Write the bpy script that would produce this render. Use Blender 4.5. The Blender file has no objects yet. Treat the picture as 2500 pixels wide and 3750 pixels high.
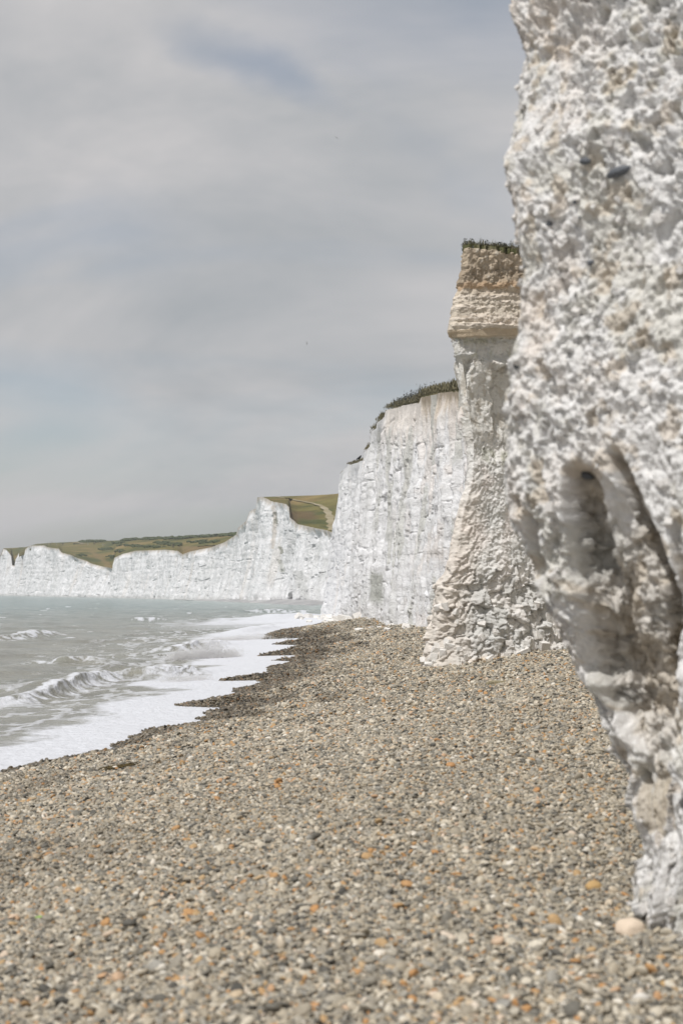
import bpy, math, random
import numpy as np
from mathutils import Vector, Matrix

# ------------------------------------------------------------------ camera, world, sun, exposure
sc = bpy.context.scene
EYE = 3.2                      # eye height above the sea (z = 0)
FPX = 5208.0                   # focal length in pixels of the 2500 x 3750 picture (50 mm)
HOR = 2163.0                   # row of the horizon
PITCH = math.atan((HOR - 1875.0) / FPX)
cam_d = bpy.data.cameras.new('camera')
cam = bpy.data.objects.new('camera', cam_d)
sc.collection.objects.link(cam)
cam.location = (0, 0, EYE)
cam.rotation_euler = (math.pi / 2 + PITCH, 0, 0)
cam_d.sensor_fit = 'VERTICAL'
cam_d.sensor_height = 36.0
cam_d.lens = 50.0
cam_d.clip_start = 0.05
cam_d.clip_end = 20000
cam_d.dof.use_dof = True
cam_d.dof.focus_distance = 55.0
cam_d.dof.aperture_fstop = 2.6
sc.camera = cam

SUN_EL, SUN_AZ = math.radians(57), math.atan2(-0.62, -0.78)     # azimuth measured from +Y towards +X
sun_dir = Vector((math.sin(SUN_AZ) * math.cos(SUN_EL), math.cos(SUN_AZ) * math.cos(SUN_EL), math.sin(SUN_EL)))
sd = bpy.data.lights.new('sun', 'SUN')
sd.energy = 3.5
sd.angle = math.radians(0.9)
sd.color = (1.0, 0.972, 0.945)
sun = bpy.data.objects.new('sun', sd)
sun.rotation_euler = sun_dir.to_track_quat('Z', 'Y').to_euler()
sc.collection.objects.link(sun)

world = bpy.data.worlds.new('World')
sc.world = world
world.use_nodes = True
wn, wl = world.node_tree.nodes, world.node_tree.links
wn.clear()
def W(t, **k):
    n = wn.new(t)
    for a, b in k.items():
        setattr(n, a, b)
    return n
w_out = W('ShaderNodeOutputWorld')
w_bg = W('ShaderNodeBackground')
sky = W('ShaderNodeTexSky', sky_type='NISHITA', sun_disc=False)
sky.sun_elevation = SUN_EL
sky.sun_rotation = SUN_AZ % (2 * math.pi)
sky.air_density, sky.dust_density, sky.ozone_density = 1.0, 1.5, 1.0
skyg = W('ShaderNodeMix', data_type='RGBA', blend_type='MULTIPLY')
skyg.inputs[0].default_value = 1.0
skyg.inputs[7].default_value = (0.115, 0.112, 0.105, 1)
wl.new(sky.outputs[0], skyg.inputs[6])
tc = W('ShaderNodeTexCoord')
sep = W('ShaderNodeSeparateXYZ')
wl.new(tc.outputs['Generated'], sep.inputs[0])
zz = W('ShaderNodeMath', operation='MAXIMUM'); zz.inputs[1].default_value = 0.0
wl.new(sep.outputs[2], zz.inputs[0])
za = W('ShaderNodeMath', operation='ADD'); za.inputs[1].default_value = 0.50
wl.new(zz.outputs[0], za.inputs[0])
dx = W('ShaderNodeMath', operation='DIVIDE'); dy = W('ShaderNodeMath', operation='DIVIDE')
wl.new(sep.outputs[0], dx.inputs[0]); wl.new(za.outputs[0], dx.inputs[1])
wl.new(sep.outputs[1], dy.inputs[0]); wl.new(za.outputs[0], dy.inputs[1])
cmb = W('ShaderNodeCombineXYZ')
wl.new(dx.outputs[0], cmb.inputs[0]); wl.new(dy.outputs[0], cmb.inputs[1])
mp = W('ShaderNodeMapping')
mp.inputs['Location'].default_value = (3.1, 7.3, 0.0)
mp.inputs['Rotation'].default_value = (0, 0, math.radians(38))
mp.inputs['Scale'].default_value = (0.9, 2.0, 1.0)
wl.new(cmb.outputs[0], mp.inputs[0])
cn = W('ShaderNodeTexNoise')                       # cloud cover
cn.inputs['Scale'].default_value = 1.7; cn.inputs['Detail'].default_value = 7; cn.inputs['Roughness'].default_value = 0.46
cn.inputs['Distortion'].default_value = 0.5
wl.new(mp.outputs[0], cn.inputs['Vector'])
cr = W('ShaderNodeValToRGB')
cr.color_ramp.elements[0].position = 0.34; cr.color_ramp.elements[0].color = (0.45, 0.45, 0.45, 1)
cr.color_ramp.elements[1].position = 0.52; cr.color_ramp.elements[1].color = (0.97, 0.97, 0.97, 1)
wl.new(cn.outputs[0], cr.inputs[0])
cn2 = W('ShaderNodeTexNoise')                      # thin and thick cloud
cn2.inputs['Scale'].default_value = 1.6; cn2.inputs['Detail'].default_value = 5; cn2.inputs['Roughness'].default_value = 0.58; cn2.inputs['Distortion'].default_value = 0.6
mp2 = W('ShaderNodeMapping'); mp2.inputs['Location'].default_value = (11.0, 2.0, 4.0); mp2.inputs['Rotation'].default_value = (0, 0, math.radians(38))
mp2.inputs['Scale'].default_value = (1.0, 2.0, 1.0)
wl.new(cmb.outputs[0], mp2.inputs[0]); wl.new(mp2.outputs[0], cn2.inputs['Vector'])
cr2 = W('ShaderNodeValToRGB')
cr2.color_ramp.elements[0].position = 0.33; cr2.color_ramp.elements[0].color = (0.425, 0.446, 0.466, 1)
cr2.color_ramp.elements[1].position = 0.62; cr2.color_ramp.elements[1].color = (0.640, 0.622, 0.620, 1)
wl.new(cn2.outputs[0], cr2.inputs[0])
def plane_pt(px, py):                              # where a direction meets the cloud plane
    u = (1875.0 - py) / FPX
    v = Vector(((px - 1250) / FPX, math.cos(PITCH) - u * math.sin(PITCH), math.sin(PITCH) + u * math.cos(PITCH))).normalized()
    return Vector((v.x, v.y)) / (max(v.z, 0) + 0.50)
cover = cr.outputs[0]
for (ga, gb, wid, dep) in (((640, 90), (1180, 390), 0.024, 0.48), ((-150, 1640), (330, 1560), 0.035, 0.40), ((250, 760), (700, 1000), 0.06, 0.22)):   # rifts in the cloud
    pa, pb = plane_pt(*ga), plane_pt(*gb)
    mid = (pa + pb) / 2; dd = pb - pa
    m_ = W('ShaderNodeMapping', vector_type='TEXTURE')
    m_.inputs['Location'].default_value = (mid.x, mid.y, 0)
    m_.inputs['Rotation'].default_value = (0, 0, math.atan2(dd.y, dd.x))
    m_.inputs['Scale'].default_value = (dd.length / 2, wid, 1)
    wn_ = W('ShaderNodeTexNoise'); wn_.inputs['Scale'].default_value = 9.0; wn_.inputs['Detail'].default_value = 5
    wl.new(cmb.outputs[0], wn_.inputs['Vector'])
    wa = W('ShaderNodeVectorMath', operation='MULTIPLY_ADD'); wa.inputs[1].default_value = (0.11, 0.07, 0); wl.new(wn_.outputs['Color'], wa.inputs[0])
    off_ = W('ShaderNodeVectorMath', operation='ADD'); off_.inputs[1].default_value = (-0.055, -0.035, 0)
    wl.new(cmb.outputs[0], wa.inputs[2]); wl.new(wa.outputs[0], off_.inputs[0]); wl.new(off_.outputs[0], m_.inputs[0])
    ln = W('ShaderNodeVectorMath', operation='LENGTH'); wl.new(m_.outputs[0], ln.inputs[0])
    mr = W('ShaderNodeMapRange', interpolation_type='SMOOTHSTEP'); mr.inputs[1].default_value = 0.0; mr.inputs[2].default_value = 1.55
    mr.inputs[3].default_value = 1.0 - dep; mr.inputs[4].default_value = 1.0
    wl.new(ln.outputs['Value'], mr.inputs[0])
    mm_ = W('ShaderNodeMath', operation='MULTIPLY'); wl.new(cover, mm_.inputs[0]); wl.new(mr.outputs[0], mm_.inputs[1])
    cover = mm_.outputs[0]
mx = W('ShaderNodeMix', data_type='RGBA')
wl.new(cover, mx.inputs[0]); wl.new(skyg.outputs[2], mx.inputs[6]); wl.new(cr2.outputs[0], mx.inputs[7])
wl.new(mx.outputs[2], w_bg.inputs[0])
w_bg.inputs[1].default_value = 1.0
wl.new(w_bg.outputs[0], w_out.inputs[0])

sc.view_settings.view_transform = 'Standard'
sc.view_settings.look = 'None'
sc.view_settings.gamma = 1.0
sc.view_settings.exposure = -0.08
sc.view_settings.use_curve_mapping = False
sc.cycles.max_bounces = 7
sc.cycles.diffuse_bounces = 5
sc.cycles.glossy_bounces = 2
sc.cycles.transparent_max_bounces = 4
sc.cycles.volume_bounces = 0
sc.cycles.use_denoising = True

# ------------------------------------------------------------------ helpers
rng = np.random.default_rng(7)
random.seed(7)
COL = sc.collection
cp, sp = math.cos(PITCH), math.sin(PITCH)

def P(px, py, d):
    """point seen at pixel (px, py) of the photograph, d metres ahead of the camera"""
    px, py, d = np.asarray(px, float), np.asarray(py, float), np.asarray(d, float)
    u = (1875.0 - py) / FPX
    fy, fz = cp - u * sp, sp + u * cp
    k = d / fy
    return np.stack(np.broadcast_arrays((px - 1250.0) / FPX * k, d, EYE + fz * k), -1)

def Pz(px, py, z):
    """point on the level z seen at pixel (px, py)"""
    px, py = np.asarray(px, float), np.asarray(py, float)
    u = (1875.0 - py) / FPX
    fy, fz = cp - u * sp, sp + u * cp
    k = (z - EYE) / fz
    return np.stack([(px - 1250.0) / FPX * k, fy * k, np.zeros_like(k) + z], -1)

def proj(p):
    x, y, z = p[..., 0], p[..., 1], p[..., 2] - EYE
    f = y * cp + z * sp
    u = -y * sp + z * cp
    return 1250 + x / f * FPX, 1875 - u / f * FPX

def sstep(a, b, x):
    t = np.clip((x - a) / (b - a), 0, 1)
    return t * t * (3 - 2 * t)

def _h(ix, iy, iz, seed):
    h = (ix.astype(np.uint32) * np.uint32(374761393) + iy.astype(np.uint32) * np.uint32(668265263)
         + iz.astype(np.uint32) * np.uint32(2147483647) + np.uint32((seed * 974634777 + 12345) & 0xffffffff))
    h = (h ^ (h >> np.uint32(13))) * np.uint32(1274126177)
    h = (h ^ (h >> np.uint32(16))) * np.uint32(2246822519)
    return h ^ (h >> np.uint32(15))
def _f(h, k):
    h = (h + np.uint32((k * 2654435769) & 0xffffffff)) * np.uint32(3266489917)
    h = (h ^ (h >> np.uint32(15))) * np.uint32(668265263)
    return ((h ^ (h >> np.uint32(13))) & np.uint32(0xffffff)).astype(np.float32) / np.float32(0xffffff)

def perlin(p, seed=0):
    p = np.asarray(p, np.float32)
    s = p.shape[:-1]
    p = p.reshape(-1, 3)
    i = np.floor(p).astype(np.int64)
    f = p - i
    w = f * f * f * (f * (f * 6 - 15) + 10)
    out = np.zeros(len(p), np.float32)
    for a in (0, 1):
        wx = w[:, 0] if a else 1 - w[:, 0]
        for b in (0, 1):
            wy = w[:, 1] if b else 1 - w[:, 1]
            for c in (0, 1):
                wz = w[:, 2] if c else 1 - w[:, 2]
                h = _h(i[:, 0] + a, i[:, 1] + b, i[:, 2] + c, seed)
                g = ((_f(h, 1) * 2 - 1) * (f[:, 0] - a) + (_f(h, 2) * 2 - 1) * (f[:, 1] - b) + (_f(h, 3) * 2 - 1) * (f[:, 2] - c))
                out += wx * wy * wz * g
    return (out * 1.5).reshape(s)

def fbm(p, seed=0, octs=4, gain=0.5, lac=2.03):
    p = np.asarray(p, np.float32)
    a, tot, out = 1.0, 0.0, 0
    for k in range(octs):
        out = out + a * perlin(p, seed + k)
        tot += a
        p = p * lac + 11.7
        a *= gain
    return out / tot

def worley(p, seed=0, jit=0.9):
    """F1, F2, cell id, offset from the nearest feature point"""
    p = np.asarray(p, np.float32)
    s = p.shape[:-1]
    p = p.reshape(-1, 3)
    i = np.floor(p).astype(np.int64)
    n = len(p)
    f1 = np.full(n, 9, np.float32); f2 = np.full(n, 9, np.float32)
    cid = np.zeros(n, np.uint32); off = np.zeros((n, 3), np.float32)
    for a in (-1, 0, 1):
        for b in (-1, 0, 1):
            for c in (-1, 0, 1):
                h = _h(i[:, 0] + a, i[:, 1] + b, i[:, 2] + c, seed)
                q = np.stack([i[:, 0] + a + .5 + jit * (_f(h, 1) - .5), i[:, 1] + b + .5 + jit * (_f(h, 2) - .5),
                              i[:, 2] + c + .5 + jit * (_f(h, 3) - .5)], -1).astype(np.float32)
                v = p - q
                d = np.sqrt((v * v).sum(-1))
                m = d < f1
                f2 = np.where(m, f1, np.minimum(f2, d))
                f1 = np.where(m, d, f1)
                cid = np.where(m, h, cid)
                off[m] = v[m]
    return f1.reshape(s), f2.reshape(s), cid.reshape(s), off.reshape(s + (3,))

def facets(p, seed, tilt=0.9):
    """broken-rock relief: every cell is a tilted flat of its own height"""
    f1, f2, c, o = worley(p, seed)
    t = np.stack([_f(c, 5), _f(c, 6), _f(c, 7)], -1) * 2 - 1
    return (_f(c, 4) - .5) + tilt * (t * o).sum(-1), f2 - f1, c

def mix(a, b, t):
    t = np.asarray(t)[..., None]
    return np.asarray(a) * (1 - t) + np.asarray(b) * t

def mesh_np(name, V, F, col=None, attrs=None, smooth=True):
    V = np.asarray(V, np.float32).reshape(-1, 3)
    F = np.asarray(F, np.int32)
    me = bpy.data.meshes.new(name)
    k = F.shape[1]
    me.vertices.add(len(V)); me.vertices.foreach_set('co', V.ravel())
    me.loops.add(F.size); me.loops.foreach_set('vertex_index', F.ravel())
    me.polygons.add(len(F)); me.polygons.foreach_set('loop_start', np.arange(len(F), dtype=np.int32) * k)
    me.polygons.foreach_set('loop_total', np.full(len(F), k, np.int32))
    me.polygons.foreach_set('use_smooth', np.full(len(F), smooth, bool))
    me.update(calc_edges=True)
    if col is not None:
        a = me.attributes.new('Col', 'FLOAT_COLOR', 'POINT')
        c = np.ones((len(V), 4), np.float32); c[:, :3] = np.asarray(col).reshape(-1, 3)
        a.data.foreach_set('color', c.ravel())
    for n, v in (attrs or {}).items():
        a = me.attributes.new(n, 'FLOAT', 'POINT')
        a.data.foreach_set('value', np.asarray(v, np.float32).ravel())
    return me

def grid_faces(nu, nv, keep=None):
    i = np.arange(nu * nv).reshape(nu, nv)
    q = np.stack([i[:-1, :-1], i[1:, :-1], i[1:, 1:], i[:-1, 1:]], -1)
    if keep is not None:
        q = q[keep[:-1, :-1] | keep[1:, :-1] | keep[1:, 1:] | keep[:-1, 1:]]
    return q.reshape(-1, 4)

def grid_mesh(name, G, col=None, attrs=None, keep=None, smooth=True):
    nu, nv = G.shape[:2]
    F = grid_faces(nu, nv, keep)
    if keep is not None:                       # drop unused points
        used = np.unique(F)
        mp_ = np.full(nu * nv, -1); mp_[used] = np.arange(len(used))
        F = mp_[F]
        G = G.reshape(-1, 3)[used]
        col = None if col is None else np.asarray(col).reshape(-1, 3)[used]
        attrs = {k: np.asarray(v).ravel()[used] for k, v in (attrs or {}).items()}
    return mesh_np(name, G, F, col, attrs, smooth)

def obj(name, me, m=None, parent=None, label=None, cat=None, group=None, kind=None):
    o = bpy.data.objects.new(name, me)
    COL.objects.link(o)
    if m is not None and me is not None and not me.materials:
        me.materials.append(m)
    if parent is not None:
        o.parent = parent
    for k, v in (('label', label), ('category', cat), ('group', group), ('kind', kind)):
        if v:
            o[k] = v
    return o

# ------------------------------------------------------------------ materials
def new_mat(name):
    m = bpy.data.materials.new(name)
    m.use_nodes = True
    nt = m.node_tree
    nt.nodes.clear()
    out = nt.nodes.new('ShaderNodeOutputMaterial')
    b = nt.nodes.new('ShaderNodeBsdfPrincipled')
    nt.links.new(b.outputs[0], out.inputs[0])
    b.inputs['Specular IOR Level'].default_value = 0.25
    return m, nt.nodes, nt.links, b

def N(nodes, t, **k):
    n = nodes.new(t)
    for a, v in k.items():
        setattr(n, a, v)
    return n

def noise(nodes, links, vec, scale, detail=4, rough=0.55):
    n = nodes.new('ShaderNodeTexNoise')
    n.inputs['Scale'].default_value = scale; n.inputs['Detail'].default_value = detail; n.inputs['Roughness'].default_value = rough
    links.new(vec, n.inputs['Vector'])
    return n.outputs[0]

def ramp(nodes, links, fac, *stops):
    r = nodes.new('ShaderNodeValToRGB')
    e = r.color_ramp.elements
    while len(e) < len(stops):
        e.new(0.5)
    for el, (p_, c) in zip(e, stops):
        el.position = p_
        el.color = (*c, 1) if len(c) == 3 else c
    links.new(fac, r.inputs[0])
    return r.outputs[0]

def mul(nodes, links, a, b, fac=1.0, mode='MULTIPLY'):
    n = nodes.new('ShaderNodeMix'); n.data_type = 'RGBA'; n.blend_type = mode
    n.inputs[0].default_value = fac
    links.new(a, n.inputs[6]); links.new(b, n.inputs[7])
    return n.outputs[2]

def attr_mat(name, scale, bump, rough=0.95, lo=0.86, hi=1.06, fine=6.0):
    """mineral surface: its own colour attribute, mottling and fine relief; scale = size of the grain in 1/m"""
    m, n, l, b = new_mat(name)
    a = N(n, 'ShaderNodeAttribute', attribute_name='Col')
    t = N(n, 'ShaderNodeTexCoord')
    f = noise(n, l, t.outputs['Object'], scale, 6, 0.62)
    c = mul(n, l, a.outputs['Color'], ramp(n, l, f, (0.30, (lo, lo, lo * 0.985)), (0.68, (hi, hi, hi))))
    l.new(c, b.inputs['Base Color'])
    g = noise(n, l, t.outputs['Object'], scale * fine, 5, 0.65)
    bp = N(n, 'ShaderNodeBump'); bp.inputs['Strength'].default_value = 0.75; bp.inputs['Distance'].default_value = bump
    ad = N(n, 'ShaderNodeMath', operation='ADD')
    l.new(f, ad.inputs[0]); l.new(g, ad.inputs[1]); l.new(ad.outputs[0], bp.inputs['Height'])
    l.new(bp.outputs[0], b.inputs['Normal'])
    b.inputs['Roughness'].default_value = rough
    b.inputs['Specular IOR Level'].default_value = 0.1
    return m

def plain_mat(name, c, c2=None, scale=3.0, rough=0.9, bump=0.0, spec=0.2):
    m, n, l, b = new_mat(name)
    t = N(n, 'ShaderNodeTexCoord')
    f = noise(n, l, t.outputs['Object'], scale, 5, 0.6)
    l.new(ramp(n, l, f, (0.35, c), (0.65, c2 or tuple(x * 0.75 for x in c))), b.inputs['Base Color'])
    b.inputs['Roughness'].default_value = rough
    b.inputs['Specular IOR Level'].default_value = spec
    if bump:
        bp = N(n, 'ShaderNodeBump'); bp.inputs['Distance'].default_value = bump; bp.inputs['Strength'].default_value = 0.8
        l.new(f, bp.inputs['Height']); l.new(bp.outputs[0], b.inputs['Normal'])
    return m

CHALK = np.array([0.825, 0.825, 0.835]); CREAM = np.array([0.74, 0.66, 0.575]); GREY = np.array([0.56, 0.565, 0.545])
PINK = np.array([0.79, 0.73, 0.685])
SOIL = np.array([0.43, 0.36, 0.275]); DKSOIL = np.array([0.30, 0.24, 0.175]); RUST = np.array([0.49, 0.35, 0.225])
TAN = np.array([0.56, 0.46, 0.335]); BEIGE = np.array([0.64, 0.57, 0.475]); OCHRE = np.array([0.66, 0.47, 0.25])
ALGAE = np.array([0.36, 0.36, 0.29]); TURF = np.array([0.085, 0.085, 0.040])

M_near = attr_mat('near_chalk', 14.0, 0.010)
M_head = attr_mat('headland_chalk', 3.0, 0.035)
M_mid = attr_mat('white_chalk', 1.4, 0.10)
M_far = attr_mat('far_chalk', 0.40, 0.35, lo=0.74)
M_block = plain_mat('chalk_block', (0.80, 0.785, 0.76), (0.66, 0.63, 0.58), 5.0, 0.95, 0.02)
M_lump = plain_mat('chalk_lump', (0.80, 0.785, 0.76), (0.70, 0.665, 0.62), 22.0, 0.95, 0.004)
M_flint = plain_mat('flint', (0.055, 0.065, 0.085), (0.16, 0.17, 0.18), 25.0, 0.35, 0.003, 0.5)
M_turf = attr_mat('downland_turf', 0.08, 0.35, lo=0.70, hi=1.25, fine=9.0)
M_scrub = plain_mat('gorse', (0.052, 0.070, 0.030), (0.088, 0.098, 0.045), 0.5, 0.95)
M_path = plain_mat('worn_path', (0.36, 0.315, 0.215), (0.25, 0.21, 0.12), 0.12, 0.95)
M_grass = plain_mat('cliff_grass', (0.115, 0.108, 0.062), (0.21, 0.185, 0.115), 6.0, 0.9)
M_weed = plain_mat('weed_stalk', (0.085, 0.092, 0.078), (0.13, 0.13, 0.12), 9.0, 0.9)
M_gull = plain_mat('gull_plumage', (0.42, 0.42, 0.40), (0.26, 0.26, 0.25), 3.0, 0.8)
M_crow = plain_mat('dark_plumage', (0.030, 0.032, 0.038), None, 3.0, 0.6)
M_weedwet = plain_mat('seaweed', (0.060, 0.045, 0.018), (0.14, 0.10, 0.03), 30.0, 0.45, 0.004, 0.4)
M_leaf = plain_mat('green_leaf', (0.22, 0.42, 0.06), (0.28, 0.46, 0.10), 30.0, 0.6)

def pebble_mat():
    m, n, l, b = new_mat('pebble')
    oi = N(n, 'ShaderNodeObjectInfo')
    t = N(n, 'ShaderNodeTexCoord')
    c = ramp(n, l, oi.outputs['Random'],
             (0.00, (0.065, 0.063, 0.058)), (0.12, (0.175, 0.168, 0.150)), (0.26, (0.275, 0.255, 0.22)), (0.38, (0.335, 0.298, 0.243)),
             (0.54, (0.43, 0.385, 0.312)), (0.66, (0.29, 0.285, 0.27)), (0.76, (0.50, 0.452, 0.375)), (0.86, (0.60, 0.56, 0.49)),
             (0.915, (0.43, 0.30, 0.165)), (0.955, (0.45, 0.245, 0.105)), (0.985, (0.68, 0.65, 0.60)))
    f = noise(n, l, t.outputs['Object'], 2.2, 5, 0.6)
    c = mul(n, l, c, ramp(n, l, f, (0.32, (0.82, 0.80, 0.74)), (0.66, (1.17, 1.145, 1.075))))
    w = N(n, 'ShaderNodeAttribute', attribute_name='wet', attribute_type='INSTANCER')
    dk = N(n, 'ShaderNodeMix', data_type='RGBA', blend_type='MULTIPLY')
    l.new(w.outputs['Fac'], dk.inputs[0]); l.new(c, dk.inputs[6]); dk.inputs[7].default_value = (0.42, 0.395, 0.36, 1)
    l.new(dk.outputs[2], b.inputs['Base Color'])
    r = N(n, 'ShaderNodeMapRange'); r.inputs[3].default_value = 0.72; r.inputs[4].default_value = 0.30
    l.new(w.outputs['Fac'], r.inputs[0]); l.new(r.outputs[0], b.inputs['Roughness'])
    b.inputs['Specular IOR Level'].default_value = 0.35
    return m
M_pebble = pebble_mat()

def beach_mat():
    m, n, l, b = new_mat('shingle_ground')
    t = N(n, 'ShaderNodeTexCoord')
    v = N(n, 'ShaderNodeTexVoronoi'); v.inputs['Scale'].default_value = 17.0
    l.new(t.outputs['Object'], v.inputs['Vector'])
    rgb = N(n, 'ShaderNodeSeparateColor'); l.new(v.outputs['Color'], rgb.inputs[0])
    c = ramp(n, l, rgb.outputs[0], (0.0, (0.08, 0.078, 0.072)), (0.22, (0.22, 0.212, 0.19)), (0.45, (0.35, 0.325, 0.275)),
             (0.75, (0.43, 0.395, 0.335)), (0.92, (0.40, 0.29, 0.175)), (1.0, (0.56, 0.53, 0.48)))
    f = noise(n, l, t.outputs['Object'], 1.1, 5, 0.6)
    c = mul(n, l, c, ramp(n, l, f, (0.34, (0.80, 0.80, 0.79)), (0.66, (1.08, 1.07, 1.05))))
    w = N(n, 'ShaderNodeAttribute', attribute_name='wet')
    dk = N(n, 'ShaderNodeMix', data_type='RGBA', blend_type='MULTIPLY')
    l.new(w.outputs['Fac'], dk.inputs[0]); l.new(c, dk.inputs[6]); dk.inputs[7].default_value = (0.42, 0.395, 0.36, 1)
    l.new(dk.outputs[2], b.inputs['Base Color'])
    bp = N(n, 'ShaderNodeBump', invert=True); bp.inputs['Distance'].default_value = 0.035; bp.inputs['Strength'].default_value = 1.0
    l.new(v.outputs['Distance'], bp.inputs['Height']); l.new(bp.outputs[0], b.inputs['Normal'])
    b.inputs['Roughness'].default_value = 0.8
    return m
M_beach = beach_mat()
M_farbeach = plain_mat('far_shingle', (0.42, 0.415, 0.41), (0.30, 0.30, 0.305), 0.15, 0.9)

def sea_mat():
    m, n, l, b = new_mat('sea_water')
    t = N(n, 'ShaderNodeTexCoord')
    fo = N(n, 'ShaderNodeAttribute', attribute_name='foam')
    tu = N(n, 'ShaderNodeAttribute', attribute_name='turbid')
    base = N(n, 'ShaderNodeMix', data_type='RGBA')
    l.new(tu.outputs['Fac'], base.inputs[0])
    base.inputs[6].default_value = (0.200, 0.270, 0.258, 1)
    base.inputs[7].default_value = (0.262, 0.256, 0.215, 1)
    f = noise(n, l, t.outputs['Object'], 0.5, 5, 0.6)
    wc = mul(n, l, base.outputs[2], ramp(n, l, f, (0.35, (0.82, 0.82, 0.82)), (0.65, (1.14, 1.14, 1.14))))
    # lacy edge of the foam
    f2 = noise(n, l, t.outputs['Object'], 4.5, 8, 0.70)
    ad = N(n, 'ShaderNodeMath', operation='MULTIPLY_ADD'); ad.inputs[1].default_value = 0.95; ad.inputs[2].default_value = -0.475
    l.new(f2, ad.inputs[0])
    a2 = N(n, 'ShaderNodeMath', operation='ADD'); l.new(fo.outputs['Fac'], a2.inputs[0]); l.new(ad.outputs[0], a2.inputs[1])
    k = N(n, 'ShaderNodeMapRange', interpolation_type='SMOOTHSTEP'); k.inputs[1].default_value = 0.22; k.inputs[2].default_value = 1.0
    l.new(a2.outputs[0], k.inputs[0])
    mm = N(n, 'ShaderNodeMix', data_type='RGBA')
    l.new(k.outputs[0], mm.inputs[0]); l.new(wc, mm.inputs[6]); mm.inputs[7].default_value = (0.66, 0.675, 0.71, 1)
    l.new(mm.outputs[2], b.inputs['Base Color'])
    r = N(n, 'ShaderNodeMapRange'); r.inputs[3].default_value = 0.16; r.inputs[4].default_value = 0.9
    l.new(k.outputs[0], r.inputs[0]); l.new(r.outputs[0], b.inputs['Roughness'])
    b.inputs['IOR'].default_value = 1.33
    b.inputs['Specular IOR Level'].default_value = 0.5
    g = noise(n, l, t.outputs['Object'], 3.5, 6, 0.6)
    bp = N(n, 'ShaderNodeBump'); bp.inputs['Distance'].default_value = 0.16; bp.inputs['Strength'].default_value = 0.9
    l.new(g, bp.inputs['Height'])
    bp2 = N(n, 'ShaderNodeBump'); bp2.inputs['Distance'].default_value = 0.03; bp2.inputs['Strength'].default_value = 0.8
    l.new(k.outputs[0], bp2.inputs['Height']); l.new(bp.outputs[0], bp2.inputs['Normal'])
    l.new(bp2.outputs[0], b.inputs['Normal'])
    return m
M_sea = sea_mat()
def spray_mat():
    m = bpy.data.materials.new('spray'); m.use_nodes = True
    nt = m.node_tree; nt.nodes.clear()
    out = nt.nodes.new('ShaderNodeOutputMaterial'); mixn = nt.nodes.new('ShaderNodeMixShader')
    a, b = nt.nodes.new('ShaderNodeBsdfDiffuse'), nt.nodes.new('ShaderNodeBsdfTranslucent')
    a.inputs[0].default_value = b.inputs[0].default_value = (0.97, 0.965, 0.96, 1)
    nt.links.new(a.outputs[0], mixn.inputs[1]); nt.links.new(b.outputs[0], mixn.inputs[2]); nt.links.new(mixn.outputs[0], out.inputs[0])
    return m
M_spray = spray_mat()

# ------------------------------------------------------------------ the shoreline, traced in pixels at the level of the swash
SW = 0.22
shore_px = [(0, 2834), (43, 2819), (115, 2805), (172, 2791), (218, 2785), (287, 2771), (356, 2756), (432, 2748), (442, 2728), (491, 2710),
            (488, 2699), (534, 2685), (551, 2673), (631, 2667), (746, 2653), (795, 2644), (729, 2633), (786, 2621), (752, 2613), (804, 2600),
            (870, 2593), (735, 2588), (649, 2585), (717, 2573), (804, 2558), (865, 2548), (869, 2525), (952, 2511), (967, 2502), (950, 2491),
            (890, 2492), (807, 2494), (869, 2482), (952, 2474), (1015, 2469), (986, 2460), (994, 2442), (1056, 2432), (1077, 2421), (1000, 2419),
            (1077, 2411), (1147, 2402), (1090, 2399), (952, 2402), (994, 2390), (1097, 2385), (1126, 2375), (1060, 2372), (1126, 2363), (998, 2360), (1056, 2352),
            (1126, 2343), (1164, 2333), (1060, 2338), (965, 2341), (981, 2324), (1014, 2312), (1056, 2307), (1118, 2295), (1160, 2283), (1201, 2274), (1250, 2267)]
sp_ = np.array(shore_px, float)
shore = Pz(sp_[:, 0], sp_[:, 1], SW)[:, :2]
shore = np.concatenate([[[-10.5, -30], [-9.6, 3], [-7.9, 14], [-6.4, 20]], shore, [[1.2, 160], [4.0, 178], [60, 190]]])
land_poly = np.concatenate([shore, [[120, 190], [120, -30]]])

def shore_dist(x, y):
    """distance to the shoreline in metres, positive on land"""
    s = x.shape
    x, y = x.ravel().astype(np.float32), y.ravel().astype(np.float32)
    best = np.full(len(x), 1e9, np.float32)
    for (ax, ay), (bx, by) in zip(shore[:-1], shore[1:]):
        ex, ey = bx - ax, by - ay
        t = np.clip(((x - ax) * ex + (y - ay) * ey) / (ex * ex + ey * ey), 0, 1)
        best = np.minimum(best, (x - ax - t * ex) ** 2 + (y - ay - t * ey) ** 2)
    ins = np.zeros(len(x), bool)
    q = np.roll(land_poly, -1, 0)
    for (ax, ay), (bx, by) in zip(land_poly, q):
        if ay == by:
            continue
        c = ((ay > y) != (by > y)) & (x < (bx - ax) * (y - ay) / (by - ay) + ax)
        ins ^= c
    rg = fbm(np.stack([x * 1.5, y * 1.1, 0 * x], -1), 19, 4)
    return (np.sqrt(best) * np.where(ins, 1, -1) + 0.22 * rg * np.exp(-best / 4)).reshape(s)

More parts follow.
